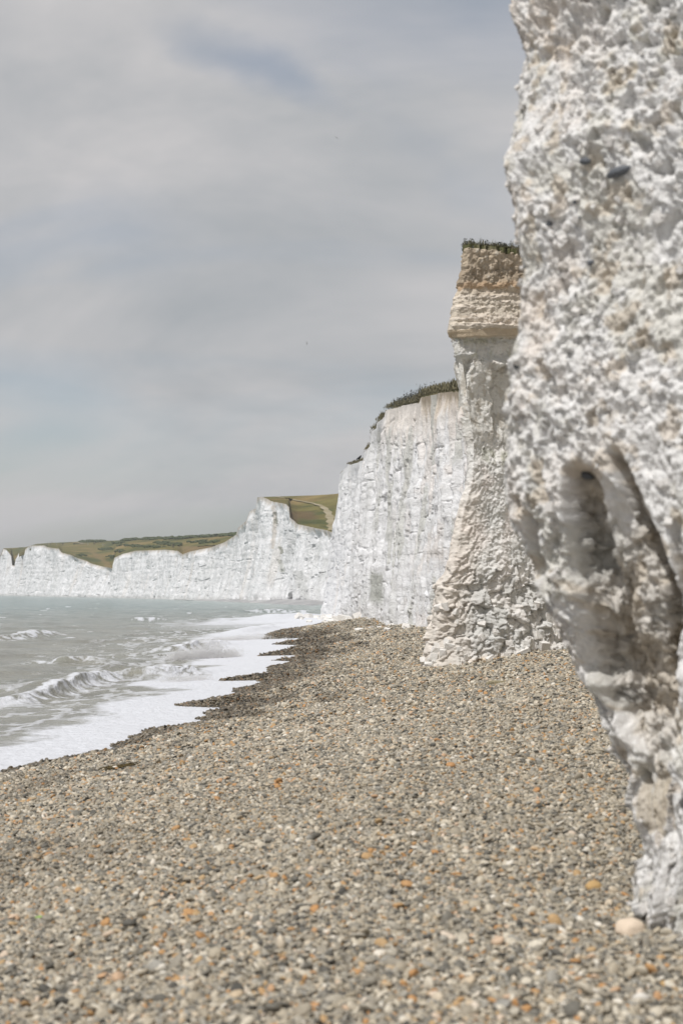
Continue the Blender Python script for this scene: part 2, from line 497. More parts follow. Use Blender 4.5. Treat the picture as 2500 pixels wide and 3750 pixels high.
def beach_z(x, y, s=None):
    s = shore_dist(x, y) if s is None else s
    z = SW + np.where(s > 0, 0.15 * np.minimum(s, 8.5) + 0.03 * np.clip(s - 8.5, 0, 20), 0.15 * s)
    q = np.stack([x * 0.55, y * 0.16, np.zeros_like(x)], -1)
    land = sstep(0.1, 1.5, s)
    z = z + land * (0.075 * fbm(q, 3, 4) + 0.035 * fbm(q * 4.0, 5, 3))
    z = z + land * 0.03 * np.sin(s * 2.6 + 3 * perlin(q * 0.8, 9)) * sstep(12, 3, s)
    return z

def wetness(x, y, s):
    n = fbm(np.stack([x * 0.9, y * 0.35, np.zeros_like(x)], -1), 21, 4)
    wmax = 0.75 + 1.2 * sstep(26, 40, y) + 0.8 * sstep(50, 80, y) - 1.2 * sstep(85, 120, y)
    w = 1 - sstep(0.55, 1.15, s / wmax + 0.9 * n)
    drift = fbm(np.stack([x * 0.9 + 0.12 * y, y * 0.22, np.zeros_like(x)], -1), 27, 4)          # dark drift lines of damp stones
    return np.maximum(w, 0.55 * sstep(0.16, 0.36, drift) * sstep(9.0, 3.0, s))

# ------------------------------------------------------------------ beach
db = np.geomspace(2.2, 215, 520)
pxb = np.concatenate([np.linspace(-2600, -350, 12)[:-1], np.linspace(-350, 2750, 330), np.linspace(2750, 4600, 10)[1:]])
BX = (pxb[:, None] - 1250) / FPX * db[None, :] * 0.9985
BY = np.broadcast_to(db[None, :], BX.shape).copy()
BS = shore_dist(BX, BY)
BZ = beach_z(BX, BY, BS) - 0.016 * sstep(60, 30, BY)
near_small = np.stack([BX * 9, BY * 9, 0 * BX], -1)
BZ = BZ + 0.010 * perlin(near_small, 33) * (BS > 0)
beach = obj('shingle_beach', grid_mesh('shingle_beach', np.stack([BX, BY, BZ], -1), attrs={'wet': np.where(BS < 0, 1.0, wetness(BX, BY, BS))}, keep=BS > -7),
            M_beach, kind='structure', label='grey and tan shingle beach sloping down to the surf', cat='beach')

# pebble shapes
def ico(sub):
    import bmesh
    bm = bmesh.new()
    bmesh.ops.create_icosphere(bm, subdivisions=sub, radius=1.0)
    V = np.array([v.co[:] for v in bm.verts]); F = np.array([[v.index for v in f.verts] for f in bm.faces])
    bm.free()
    return V, F
IV2, IF2 = ico(2)
IV3, IF3 = ico(3)
IV1, IF1 = ico(1)
def pebble_mesh(k, V=IV2, F=IF2, rough=0.22, flat=0.52, long=1.35):
    q = V.copy()
    q = q * (1 + rough * perlin(q * 1.3 + k * 7.7, k)[:, None] + 0.10 * perlin(q * 2.9 + k, k + 50)[:, None])
    r = np.random.default_rng(k + 100)
    q = np.sign(q) * np.abs(q) ** r.uniform(0.85, 1.12)
    q[:, 0] *= long * r.uniform(0.85, 1.15); q[:, 2] *= flat * r.uniform(0.8, 1.25)
    return mesh_np('pebble', q, F)
pcol = bpy.data.collections.new('pebble_shapes')
peb_meshes = []
for k in range(9):
    me = pebble_mesh(k, flat=0.45 + 0.05 * (k % 4))
    me.materials.append(M_pebble)
    peb_meshes.append(me)
    pcol.objects.link(bpy.data.objects.new('pebble_shape', me))

def scatter(d0, d1, cell, size, jitter=0.5, thin=1.0, px0=-220, px1=2680):
    """jittered positions over the visible part of the beach between two distances"""
    xs0, xs1 = (px0 - 1250) / FPX * d1, (px1 - 1250) / FPX * d1
    gx, gy = np.meshgrid(np.arange(xs0, xs1, cell), np.arange(d0, d1, cell))
    gx = gx.ravel() + rng.uniform(-jitter, jitter, gx.size) * cell
    gy = gy.ravel() + rng.uniform(-jitter, jitter, gy.size) * cell
    px = 1250 + gx / gy * FPX
    m = (px > px0) & (px < px1) & (rng.random(gx.size) < thin)
    gx, gy = gx[m], gy[m]
    s = shore_dist(gx, gy)
    m = s > -0.10
    gx, gy, s = gx[m], gy[m], s[m]
    sc_ = 0.92 * size * np.clip(np.exp(rng.normal(0, 0.32, len(gx))), 0.5, 1.75)
    return gx, gy, s, sc_
parts = [scatter(3.6, 8.5, 0.0185, 0.0112, px0=-1250), scatter(8.5, 14, 0.0215, 0.0126, px0=-900, px1=-220), scatter(8.5, 14, 0.0215, 0.0126), scatter(14, 21, 0.030, 0.0175), scatter(21, 32, 0.044, 0.025), scatter(32, 46, 0.056, 0.031), scatter(46, 62, 0.074, 0.034), scatter(62, 110, 0.115, 0.046),
         scatter(3.6, 12, 0.060, 0.0185, thin=0.75, px0=-900), scatter(12, 30, 0.13, 0.024, thin=0.6)]
gx, gy, gs, gr = [np.concatenate(a) for a in zip(*parts)]
# the buttress stands on the right: no stones inside it
m = ~((gx > 1.75) & (gy < 6.6)) & ~((gx > 1.85) & (gy < 8.5) & (gy > 6.5))
m &= ~((gx > 2.6 + (gy - 39.8) * 0.6) & (gy > 41)) & ~((gx > 4.5) & (gy < 30) & (gy > 10))
gx, gy, gs, gr = gx[m], gy[m], gs[m], gr[m]
gz = beach_z(gx, gy, gs) + gr * rng.uniform(-0.35, 1.05, len(gx))
gw = wetness(gx, gy, gs)
rot = np.stack([rng.normal(0, 0.5, len(gx)), rng.normal(0, 0.5, len(gx)), rng.uniform(0, 6.283, len(gx))], -1)
big = np.where((gy < 7.2) & (gr > 0.015))[0]
ppx, ppy = proj(np.stack([gx[big], gy[big], gz[big]], -1))
vis = (ppx > 10) & (ppx < 2330) & (ppy < 3745) & (ppy > 3000)
big = big[vis]
big = big[np.argsort(-(gr[big] / gy[big]))[:300]]
rest = np.ones(len(gx), bool); rest[big] = False
for i in big:
    o = obj('pebble', peb_meshes[int(rng.integers(9))], None, beach)
    o.location = (gx[i], gy[i], gz[i]); o.rotation_euler = rot[i]
    o.scale = (gr[i] * 1.1,) * 3
gx, gy, gz, gr, gw, rot = gx[rest], gy[rest], gz[rest], gr[rest], gw[rest], rot[rest]
pm = bpy.data.meshes.new('shingle')
pm.vertices.add(len(gx)); pm.vertices.foreach_set('co', np.stack([gx, gy, gz], -1).astype(np.float32).ravel())
a = pm.attributes.new('wet', 'FLOAT', 'POINT'); a.data.foreach_set('value', gw.astype(np.float32))
a = pm.attributes.new('size', 'FLOAT', 'POINT'); a.data.foreach_set('value', gr.astype(np.float32))
a = pm.attributes.new('turn', 'FLOAT_VECTOR', 'POINT'); a.data.foreach_set('vector', rot.astype(np.float32).ravel())
shingle = obj('shingle', pm, M_pebble, beach, kind='stuff')
ng = bpy.data.node_groups.new('lay_shingle', 'GeometryNodeTree')
ng.interface.new_socket('Geometry', in_out='INPUT', socket_type='NodeSocketGeometry')
ng.interface.new_socket('Geometry', in_out='OUTPUT', socket_type='NodeSocketGeometry')
gi, go = ng.nodes.new('NodeGroupInput'), ng.nodes.new('NodeGroupOutput')
ci = ng.nodes.new('GeometryNodeCollectionInfo'); ci.inputs[0].default_value = pcol; ci.inputs[1].default_value = True; ci.inputs[2].default_value = True
ip = ng.nodes.new('GeometryNodeInstanceOnPoints')
ip.inputs['Pick Instance'].default_value = True
na = ng.nodes.new('GeometryNodeInputNamedAttribute'); na.data_type = 'FLOAT'; na.inputs[0].default_value = 'size'
nb = ng.nodes.new('GeometryNodeInputNamedAttribute'); nb.data_type = 'FLOAT_VECTOR'; nb.inputs[0].default_value = 'turn'
er = ng.nodes.new('FunctionNodeEulerToRotation')
ng.links.new(gi.outputs[0], ip.inputs['Points'])
ng.links.new(ci.outputs[0], ip.inputs['Instance'])
ng.links.new(na.outputs[0], ip.inputs['Scale'])
ng.links.new(nb.outputs[0], er.inputs[0]); ng.links.new(er.outputs[0], ip.inputs['Rotation'])
ng.links.new(ip.outputs[0], go.inputs[0])
md = shingle.modifiers.new('lay', 'NODES'); md.node_group = ng
print('pebbles', len(gx), 'single', len(big))

# ------------------------------------------------------------------ sea
ds = np.concatenate([np.geomspace(11, 125, 600), np.geomspace(125, 1500, 230)[1:], np.geomspace(1500, 9000, 14)[1:]])
pxs = np.concatenate([np.linspace(-9000, -500, 30)[:-1], np.linspace(-500, 1320, 400), np.linspace(1320, 1900, 12)[1:]])
SX = (pxs[:, None] - 1250) / FPX * ds[None, :]
SY = np.broadcast_to(ds[None, :], SX.shape).copy()
SS = shore_dist(SX, SY)
wv = np.clip(-SS, 0, 1e4)
away = sstep(1.0, 7.0, wv)
zw = SW - 0.05 * sstep(0, 2, wv) - 0.17 * sstep(1, 8, wv)
q0 = np.stack([SX, SY, 0 * SX], -1)
warp = fbm(q0 * 0.08, 71, 3)
hsum = np.zeros_like(SX)
for lam, amp, ang in ((9.5, 0.15, -34), (6.1, 0.10, -44), (4.3, 0.075, -25), (2.9, 0.07, -52), (2.0, 0.055, -15), (1.3, 0.035, -60)):
    a_ = math.radians(ang)
    ph = (SX * math.cos(a_) + SY * math.sin(a_)) / lam * 2 * math.pi + 9 * warp / lam * 3 + lam * 5
    fade = sstep(lam * 50, lam * 20, SY) * 0.95
    w_ = 1 - np.abs(np.sin(ph / 2))
    hsum = hsum + amp * fade * (w_ * 1.6 - 0.6) * (0.6 + 0.9 * perlin(q0 * (0.7 / lam), int(lam * 10)))
# farther out the swell is drawn with longer seas
rowk = np.log(SY)
qf = np.stack([SX / (SY * 0.035 + 1), rowk * 60, 0 * SX], -1)
hsum = hsum + 0.16 * sstep(70, 140, SY) * fbm(qf, 81, 3) * sstep(3000, 1500, SY)
hsum = hsum + 0.03 * fbm(q0 * 1.7, 5, 3) * sstep(120, 60, SY)
zw = zw + hsum * away + 0.018 * fbm(q0 * 0.9, 91, 4) * sstep(0.2, 2, wv)
wide = sstep(45, 75, SY)
n1 = fbm(q0 * np.array([0.5, 0.35, 1]), 61, 5)
n2 = np.abs(fbm(q0 * np.array([0.65, 0.42, 1]) + warp[..., None] * 2.0, 62, 5))
solid = 1 - sstep(1.9 + 1.3 * wide, 3.9 + 2.2 * wide, wv + 2.6 * n1)
lace = (1 - sstep(4.4 + 2 * wide, 11.5 + 6 * wide, wv + 2.0 * n1)) * (1 - sstep(0.02, 0.16, n2))
foam = np.maximum(solid * 1.0, 0.72 * lace)
# surf that runs along the foot of the white cliff and its bay
surf = sstep(95, 150, SY) * (1 - sstep(10, 22, wv + 9 * n1))
foam = np.maximum(foam, surf * 0.95 * sstep(330, 200, SY))
# white horses
nh = fbm(np.stack([SX / (SY * 0.010 + 0.8), rowk * 26, 0 * SX], -1), 64, 4)
foam = np.maximum(foam, sstep(0.30, 0.42, nh + 0.25 * hsum) * 0.75 * away)

def breaker(px_pts, h, front, back, curl, fo_front, fo_back, fo=0.95, seed=1):
    """a wave crest along traced points; it leans and foams toward the beach"""
    global zw, foam, SX, SY
    a = np.array(px_pts, float)
    w = Pz(a[:, 0], a[:, 1], 0.05)[:, :2]
    best = np.full(SX.shape, 1e9); sn = np.zeros(SX.shape); tt = np.zeros(SX.shape)
    seg = np.sqrt(((w[1:] - w[:-1]) ** 2).sum(1)); cum = np.concatenate([[0], np.cumsum(seg)])
    for k, (p0, p1) in enumerate(zip(w[:-1], w[1:])):
        e = p1 - p0; L = seg[k]
        tr = ((SX - p0[0]) * e[0] + (SY - p0[1]) * e[1]) / L ** 2
        t = np.clip(tr, 0, 1)
        dx_, dy_ = SX - p0[0] - t * e[0], SY - p0[1] - t * e[1]
        dd = dx_ ** 2 + dy_ ** 2
        side = np.sign(dx_ * e[1] - dy_ * e[0])          # + to the right of the run of the crest: the beach side
        m_ = dd < best
        best = np.where(m_, dd, best); sn = np.where(m_, side, sn); tt = np.where(m_, (cum[k] + t * L) / cum[-1], tt)
    n = np.sqrt(best) * sn
    env = np.sin(np.pi * np.clip(tt, 0.02, 0.98)) ** 0.6
    hn = 1 + 0.45 * perlin(np.stack([tt * 9, 0 * tt, 0 * tt + seed], -1), seed)
    edge = np.exp(-np.maximum(0, np.sqrt(best) - np.abs(n) + 0) * 0)
    prof = np.where(n > 0, np.exp(-(n / front) ** 2), np.exp(-(n / back) ** 2)) * env
    zw = zw + h * hn * prof
    e = (w[-1] - w[0]) / np.linalg.norm(w[-1] - w[0])
    nx, ny = e[1], -e[0]
    push = curl * prof ** 3 * (0.7 + 0.6 * hn)
    SX = SX + nx * push; SY = SY + ny * push
    rag = fbm(q0 * 1.6, 40 + seed, 4)
    f = np.where(n > 0, 1 - sstep(fo_front * 0.5, fo_front, n + 0.8 * rag), 1 - sstep(fo_back * 0.4, fo_back, -n + 0.6 * rag)) * (env > 0.2) * env ** 0.5
    streak = sstep(-0.12, 0.14, fbm(np.stack([tt * 40, n * 1.2, 0 * n], -1), 44 + seed, 3))
    foam = np.maximum(foam, 1.25 * fo * f * (0.30 + 0.70 * streak))
    lip = np.exp(-((n + 0.05) / (0.16 + 0.25 * front)) ** 2) * env
    foam = np.maximum(foam, 1.15 * fo * lip * sstep(-0.1, 0.25, rag + 0.1))

breaker([(-160, 2590), (40, 2572), (180, 2545), (300, 2512), (400, 2496), (480, 2492), (560, 2496)], 0.44, 0.42, 1.1, 0.16, 1.1, 0.35, 0.95, 1)
breaker([(30, 2432), (150, 2428), (240, 2432), (330, 2428), (430, 2442)], 0.26, 0.5, 1.3, 0.1, 0.9, 0.5, 0.62, 2)
breaker([(560, 2398), (640, 2390), (700, 2382), (790, 2376), (870, 2372)], 0.55, 0.7, 1.4, 0.30, 3.5, 0.8, 0.95, 3)
breaker([(540, 2496), (610, 2486), (680, 2480), (760, 2474)], 0.34, 0.5, 1.0, 0.15, 2.2, 0.5, 0.95, 4)
breaker([(-60, 2345), (60, 2338), (130, 2330), (220, 2322)], 0.42, 0.8, 2.2, 0.1, 1.6, 0.6, 0.80, 5)
breaker([(480, 2276), (540, 2272), (610, 2270)], 0.42, 0.9, 2.5, 0.1, 2.0, 0.8, 0.85, 6)
breaker([(640, 2420), (720, 2414), (800, 2410), (860, 2402)], 0.30, 0.5, 0.8, 0.12, 2.0, 0.4, 0.95, 7)
breaker([(840, 2330), (930, 2320), (1020, 2306)], 0.40, 0.8, 1.6, 0.1, 4.0, 1.5, 0.95, 8)
breaker([(940, 2268), (1060, 2258), (1160, 2250)], 0.40, 1.2, 2.5, 0.1, 5.0, 3.0, 0.9, 9)
breaker([(880, 2242), (960, 2240), (1080, 2236)], 0.45, 2.0, 4.0, 0.1, 7.0, 3.0, 0.85, 10)
turb = np.clip(1.05 - sstep(40, 330, SY) * 0.95 + 0.35 * n1, 0, 1)
keep = SS < 0.8
sea = obj('sea', grid_mesh('sea', np.stack([SX, SY, zw], -1), attrs={'foam': foam, 'turbid': turb}, keep=keep), M_sea,
          kind='structure', label='choppy grey green sea with white surf along the shingle', cat='sea')

def spray_cloud(name, label, px_c, py_c, d, wid, hei, n, seed, lean=0.4, smin=0.012, smax=0.045):
    r = np.random.default_rng(seed)
    c = Pz(px_c, py_c, 0.15)
    t = r.uniform(-1, 1, n)
    top = hei * np.clip(1 - np.abs(t + 0.25 * np.sin(t * 9 + seed)) ** 1.6, 0.05, 1) * (0.65 + 0.5 * perlin(np.stack([t * 4, 0 * t, 0 * t + seed], -1), seed))
    hh = np.abs(top) * r.beta(1.0, 1.7, n)
    e = np.array([0.92, 0.4])
    X = c[0] + e[0] * t * wid + hh * lean + r.normal(0, 0.22, n)
    Y = c[1] + e[1] * t * wid * 1.0 + r.normal(0, 0.35, n)
    Z = 0.1 + hh + r.normal(0, 0.04, n)
    size = r.uniform(smin, smax, n) * (1.15 - 0.5 * hh / hei)
    O = np.array([[1, 1, 1], [-1, -1, 1], [-1, 1, -1], [1, -1, -1]], float) * 0.6
    OF = np.array([[0, 1, 2], [0, 3, 1], [0, 2, 3], [1, 3, 2]])
    V = (np.stack([X, Y, Z], -1)[:, None, :] + O[None] * size[:, None, None] * r.uniform(0.5, 1.4, (n, 1, 3)) * r.choice([-1, 1], (n, 1, 1))).reshape(-1, 3)
    F = (OF[None] + (np.arange(n) * 4)[:, None, None]).reshape(-1, 3)
    obj(name, mesh_np(name, V, F), M_spray, kind='stuff', label=label, cat='spray')
spray_cloud('sea_spray', 'tall plume of white spray bursting above the breaking wave', 745, 2410, 70, 1.5, 1.5, 15000, 3, smin=0.006, smax=0.022)
spray_cloud('sea_spray', 'low burst of spray on the small breaker nearer the beach', 690, 2496, 50, 0.75, 0.55, 8000, 5, smin=0.004, smax=0.014)
spray_cloud('sea_spray', 'long veil of spray above the surf toward the white cliff', 900, 2345, 95, 2.6, 0.75, 10000, 8, smin=0.006, smax=0.024)

# ------------------------------------------------------------------ far cliffs and downs
def resample(tr, n0, n1, n):
    x = np.linspace(n0, n1, n)
    t = np.array(tr, float)
    return x, np.interp(x, t[:, 0], t[:, 1])

def far_cliff(name, label, top, depth, px0, px1, nu, nv, seed, amp, foot=-0.4, flare=2.0, col_fn=None, back=None, grain=1.0, mat=None, fl_amp=0.50, fa_amp=0.16, caves=(), rough_k=0.3, ff_amp=0.06):
    px = np.linspace(px0, px1, nu)
    t = np.array(top, float)
    rough = 3.0 * perlin(np.stack([px * 0.11, 0 * px, 0 * px + seed], -1), seed) + 2.2 * perlin(np.stack([px * 0.4, 0 * px, 0 * px + seed], -1), seed + 1)
    py = np.interp(px, t[:, 0], t[:, 1]) + rough * rough_k
    dp = np.array(depth, float)
    d = np.interp(px, dp[:, 0], dp[:, 1])
    T = P(px, py, d)
    v = np.linspace(0, 1, nv) ** 0.9                     # 0 top .. 1 foot
    Z = T[:, None, 2] * (1 - v) + foot * v
    tx = np.gradient(T[:, 0]); ty = np.gradient(T[:, 1])
    L = np.hypot(tx, ty)
    k = max(3, nu // 25)
    nx, ny = np.convolve(np.pad(ty / L, k, 'edge'), np.ones(2 * k + 1) / (2 * k + 1), 'valid'), np.convolve(np.pad(-tx / L, k, 'edge'), np.ones(2 * k + 1) / (2 * k + 1), 'valid')
    sgn = np.sign(-(T[:, 0] * nx + T[:, 1] * ny)); sgn = np.sign(sgn.sum() or 1)
    nx, ny = nx * sgn, ny * sgn                          # toward the sea and the viewer
    s = np.concatenate([[0], np.cumsum(np.hypot(np.diff(T[:, 0]), np.diff(T[:, 1])))])
    q = np.stack(np.broadcast_arrays(s[:, None] / amp, Z / amp, 0 * Z + seed), -1)
    bend = fbm(q * np.array([0.12, 0.10, 1]), seed + 3, 3)
    flute = fbm((q + bend[..., None] * np.array([1.6, 0, 0])) * np.array([1.0, 0.13, 1]) * grain, seed, 5, 0.62) * (0.55 + 0.9 * sstep(-0.3, 0.3, fbm(q * np.array([0.15, 0.12, 1]), seed + 4, 3)))
    fa, _, cid = facets(q * np.array([1.5, 0.30, 1]) * grain, seed + 5)
    big = fbm(q * np.array([0.10, 0.05, 1]), seed + 9, 3)
    bed = perlin(q * np.array([0.08, 1.6, 1]) * grain, seed + 12)
    off = flare * (v[None, :] ** 1.6) + amp * (fl_amp * flute + fa_amp * fa + 1.6 * big + 0.06 * bed)
    cr1 = sstep(0.035, 0.0, np.abs(perlin((q + 0.7 * bend[..., None]) * np.array([0.8, 0.09, 1]), seed + 40))) * sstep(0.0, 0.25, fbm(q * np.array([0.4, 0.25, 1]), seed + 41, 3))
    cr2 = sstep(0.05, 0.0, np.abs(perlin(q * np.array([0.05, 0.55, 1]) + 0.2 * bend[..., None], seed + 42))) * sstep(0.05, 0.25, fbm(q * np.array([0.35, 0.5, 1]), seed + 43, 3))
    ff, _a, _b = facets(q * np.array([3.4, 0.9, 1]) * grain + 0.3 * bend[..., None], seed + 44)
    off = off + amp * (ff_amp * ff - 0.30 * cr1 - 0.20 * cr2)
    off = np.maximum(off, -1.2 * amp) * sstep(0, 0.12, v)[None, :]
    for cx_, cy_, hw_, dep_ in caves:
        yy = P(0, 0, 1); vz = EYE + (HOR - cy_) / FPX * d
        off = off - dep_ * (np.abs(px - cx_) < hw_ * 1.0)[:, None] * sstep(0.0, 1.2, vz[:, None] + 1.5 * flute - Z - np.abs(px - cx_)[:, None] * 0.12)
    G = np.stack([T[:, None, 0] + nx[:, None] * off, T[:, None, 1] + ny[:, None] * off, Z], -1)
    col = np.broadcast_to(CHALK, G.shape).copy()
    n1 = fbm(q * np.array([0.30, 0.09, 1]) * grain, seed + 20, 4)
    n2 = fbm(q * np.array([0.9, 0.7, 1]) * grain, seed + 22, 4)
    col = mix(col, GREY, 0.32 * sstep(0.10, 0.38, n1))
    col = mix(col, CREAM, 0.30 * sstep(0.12, 0.40, -n1))
    col = mix(col, GREY, 0.22 * sstep(0.15, 0.35, n2))
    if col_fn is not None:
        col = col_fn(G, col, px, v, q)
    # the turf behind the edge rides along as extra rows
    return obj(name, grid_mesh(name, G, col), mat or M_far, kind='structure', label=label, cat='cliff'), T, (px, py, d)

cap_brown = lambda depth_px: None
def cap_fn(thick, seed):
    def f(G, col, px, v, q):
        ztop = G[:, :1, 2]
        h = ztop - G[..., 2]
        n = fbm(q * np.array([1.2, 0.2, 1]), seed + 30, 3)
        col = mix(col, mix(CREAM, SOIL, 0.4), 0.75 * (1 - sstep(0.1, 1.0, h / thick + 1.2 * n)))
        wet = sstep(1.6, 0.2, G[..., 2] + 1.2 * n)
        return mix(col, GREY * 0.8, 0.6 * wet)
    return f

topB = [(665, 2040), (670, 2030), (695, 2020), (774, 2004), (824, 1985), (865, 1958), (872, 1933), (903, 1906), (914, 1872), (938, 1861), (941, 1826), (957, 1818), (977, 1826),
        (994, 1836), (1048, 1846), (1058, 1857), (1062, 1894), (1089, 1919), (1151, 1933), (1197, 1942), (1218, 1950), (1260, 1960)]
depB = [(665, 500), (872, 425), (957, 395), (1090, 360), (1260, 325)]
def colB(G, col, px, v, q):
    col = cap_fn(1.6, 3)(G, col, px, v, q)
    X, Y = proj(G)
    def stain(pts, w, c, k):
        nonlocal col
        p = np.array(pts, float)
        cx = np.interp(Y, p[:, 1], p[:, 0]); on = (Y > p[0, 1]) & (Y < p[-1, 1])
        d_ = np.abs(X - cx + 14 * fbm(q * 1.1, 77, 3)) / w
        col = mix(col, c, k * on * (1 - sstep(0.4, 1.1, d_)))
    stain([(1003, 1850), (1006, 1930), (998, 2010)], 10, np.array([0.56, 0.47, 0.37]), 0.5)
    stain([(1008, 1875), (1012, 1920)], 8, ALGAE * 0.6, 0.85)
    stain([(1028, 2002), (1030, 2028)], 9, ALGAE * 0.8, 0.8)
    stain([(1025, 2050), (1035, 2095)], 9, ALGAE, 0.5)
    stain([(1090, 2090), (1110, 2150), (1118, 2200)], 24, GREY * 0.85, 0.55)
    return col
cliffB, TB, _ = far_cliff('chalk_cliff', 'tall white chalk cliff rising to a pointed peak above the bay', topB, depB, 668, 1255, 430, 150, 11, 2.2, col_fn=colB, flare=4.0, foot=0.1, caves=((1112, 2165, 14, 5.0), (866, 2192, 6, 3.0)))
topA = [(410, 2090), (415, 2074), (419, 2043), (448, 2029), (498, 2017), (609, 2013), (650, 2017), (670, 2031), (690, 2060)]
depA = [(410, 640), (690, 515)]
cliffA, TA, _ = far_cliff('chalk_cliff', 'low flat topped white cliff left of the pointed cliff', topA, depA, 411, 690, 230, 90, 17, 2.2, col_fn=cap_fn(1.3, 5), flare=4.0)
top4 = [(90, 2040), (93, 2012), (110, 1998), (166, 1998), (174, 2004), (216, 2010), (228, 2024), (261, 2033), (282, 2043), (315, 2053), (336, 2064), (373, 2074), (413, 2081), (430, 2083)]
dep4 = [(90, 850), (430, 655)]
cliff4, T4, _ = far_cliff('chalk_cliff', 'far white cliff with a sloping top under the walkers', top4, dep4, 90, 430, 260, 90, 23, 2.6, col_fn=cap_fn(1.6, 7), flare=5.0, caves=((404, 2128, 4.5, 14.0),))
top5 = [(-120, 2090), (-20, 2066), (0, 2046), (14, 2011), (24, 2012), (34, 2024), (42, 2034), (46, 2070), (66, 2072), (68, 2026), (88, 2025), (90, 2072), (112, 2080)]
dep5 = [(-120, 1010), (112, 920)]
cliff5, T5, _ = far_cliff('chalk_cliff', 'farthest white cliff with grassy notches at the left edge', top5, dep5, -120, 112, 190, 90, 29, 2.6, col_fn=cap_fn(1.0, 9), flare=6.0)

def hill(name, label, bot, sky_, dfun, dd, px0, px1, nu, nv, seed, col_fn=None):
    """downland turf from the cliff edge (bot) up to its skyline, then falling away behind"""
    px = np.linspace(px0, px1, nu)
    b = np.interp(px, *np.array(bot, float).T) + 2.0
    s = np.interp(px, *np.array(sky_, float).T)
    d0 = np.interp(px, *np.array(dfun, float).T)
    v = np.linspace(0, 1, nv)
    py = b[:, None] * (1 - v) + s[:, None] * v
    dist = d0[:, None] + 5.0 + dd * v
    G = P(np.broadcast_to(px[:, None], py.shape), py, dist)
    # small roll of the ground, none at the traced edges
    r = fbm(G * np.array([0.02, 0.012, 0.0]), seed, 4)
    G[..., 2] += 0.9 * r * np.sin(np.pi * v)
    back = [G]
    for k, (e, drop) in enumerate(((60, 2.0), (160, 8.0), (320, 24.0))):
        B = G[:, -1].copy(); f = (B[:, 1] + e) / B[:, 1]
        B[:, 0] *= f; B[:, 1] *= f; B[:, 2] -= drop
        back.append(B[:, None])
    G = np.concatenate(back, 1)
    lip = G[:, 0].copy(); lip[:, 2] -= 2.2; lip[:, 1] += 0.5
    G = np.concatenate([lip[:, None], G], 1)
    q = G * np.array([0.035, 0.020, 0.05])
    n1 = fbm(q, seed + 2, 5); n2 = fbm(q * 4, seed + 3, 4)
    col = np.broadcast_to(np.array([0.150, 0.132, 0.046]), G.shape).copy()
    col = mix(col, np.array([0.235, 0.175, 0.075]), sstep(0.02, 0.34, n1))
    col = mix(col, np.array([0.075, 0.088, 0.034]), 0.85 * sstep(0.06, 0.30, -n1 + 0.4 * n2))
    if col_fn is not None:
        X, Y = proj(G)
        col = col_fn(X, Y, col, n2)
    o = obj(name, grid_mesh(name, G, col), M_turf, kind='structure', label=label, cat='hill')
    def on(px_, py_):
        """point of the turf seen at a pixel"""
        b_ = np.interp(px_, *np.array(bot, float).T) + 2.0; s_ = np.interp(px_, *np.array(sky_, float).T)
        vv = np.clip((b_ - py_) / (b_ - s_), 0, 1)
        dist_ = np.interp(px_, *np.array(dfun, float).T) + 5.0 + dd * vv
        pt = P(px_, py_, dist_)
        pt[..., 2] += 0.9 * fbm(np.asarray(pt, np.float32).reshape(-1, 3) * np.array([0.02, 0.012, 0.0]), seed, 4).reshape(pt.shape[:-1]) * np.sin(np.pi * vv)
        return pt
    return o, on

skyA = [(930, 1824), (957, 1820), (1020, 1818), (1150, 1814), (1200, 1811), (1245, 1807), (1400, 1800)]
botA = [(930, 1836), (957, 1823), (977, 1829), (994, 1838), (1048, 1848), (1058, 1859), (1062, 1896), (1089, 1921), (1151, 1935), (1197, 1944), (1218, 1952), (1260, 1962), (1400, 1990)]
def colHA(X, Y, col, n2):
    col = mix(col, np.array([0.125, 0.085, 0.048]), 0.75 * sstep(1105, 1000, X) * sstep(1826, 1850, Y + 20 * n2))
    col = mix(col, np.array([0.135, 0.092, 0.050]), 0.8 * sstep(1180, 1130, X + 60 * n2) * sstep(1866, 1880, Y) * sstep(1925, 1905, Y))
    col = mix(col, np.array([0.075, 0.092, 0.035]), 0.8 * sstep(12, 3, np.abs(Y - 1912 + 20 * n2)) * sstep(1070, 1110, X))
    return mix(col, np.array([0.20, 0.165, 0.060]), 0.7 * sstep(1850, 1820, Y + 22 * n2) * sstep(1120, 1180, X))
hillA, onA = hill('grassy_down', 'olive grass slope with a winding path behind the pointed cliff', botA, skyA, [(930, 400), (957, 396), (1090, 361), (1260, 326), (1400, 300)], 150, 942, 1400, 180, 60, 41, colHA)
skyB_ = [(60, 2004), (95, 2004), (133, 1992), (187, 1988), (282, 1984), (299, 1982), (415, 1980), (539, 1973), (650, 1970), (766, 1963), (865, 1957), (960, 1950)]
botB_ = [(60, 2030), (93, 2013), (110, 1999), (166, 1999), (174, 2005), (216, 2011), (228, 2025), (261, 2034), (282, 2044), (315, 2054), (336, 2065), (373, 2075), (413, 2084), (418, 2084),
         (424, 2046), (448, 2031), (498, 2019), (609, 2015), (650, 2019), (670, 2034), (695, 2022), (774, 2006), (824, 1990), (865, 1975), (960, 1968)]
def colHB(X, Y, col, n2):
    col = mix(col, np.array([0.23, 0.165, 0.080]), 0.8 * sstep(20, 4, np.abs((X - 330) - (Y - 2010) * 1.1 + 30 * n2)) * sstep(2005, 2030, Y))
    col = mix(col, np.array([0.21, 0.150, 0.080]), 0.8 * sstep(630, 690, X) * sstep(1996, 2004, Y + 8 * n2))
    col = mix(col, np.array([0.11, 0.105, 0.045]), 0.7 * sstep(210, 160, X))
    return mix(col, np.array([0.065, 0.078, 0.032]), 0.7 * sstep(0.0, 0.25, n2) * sstep(300, 420, X) * sstep(1995, 1982, Y))
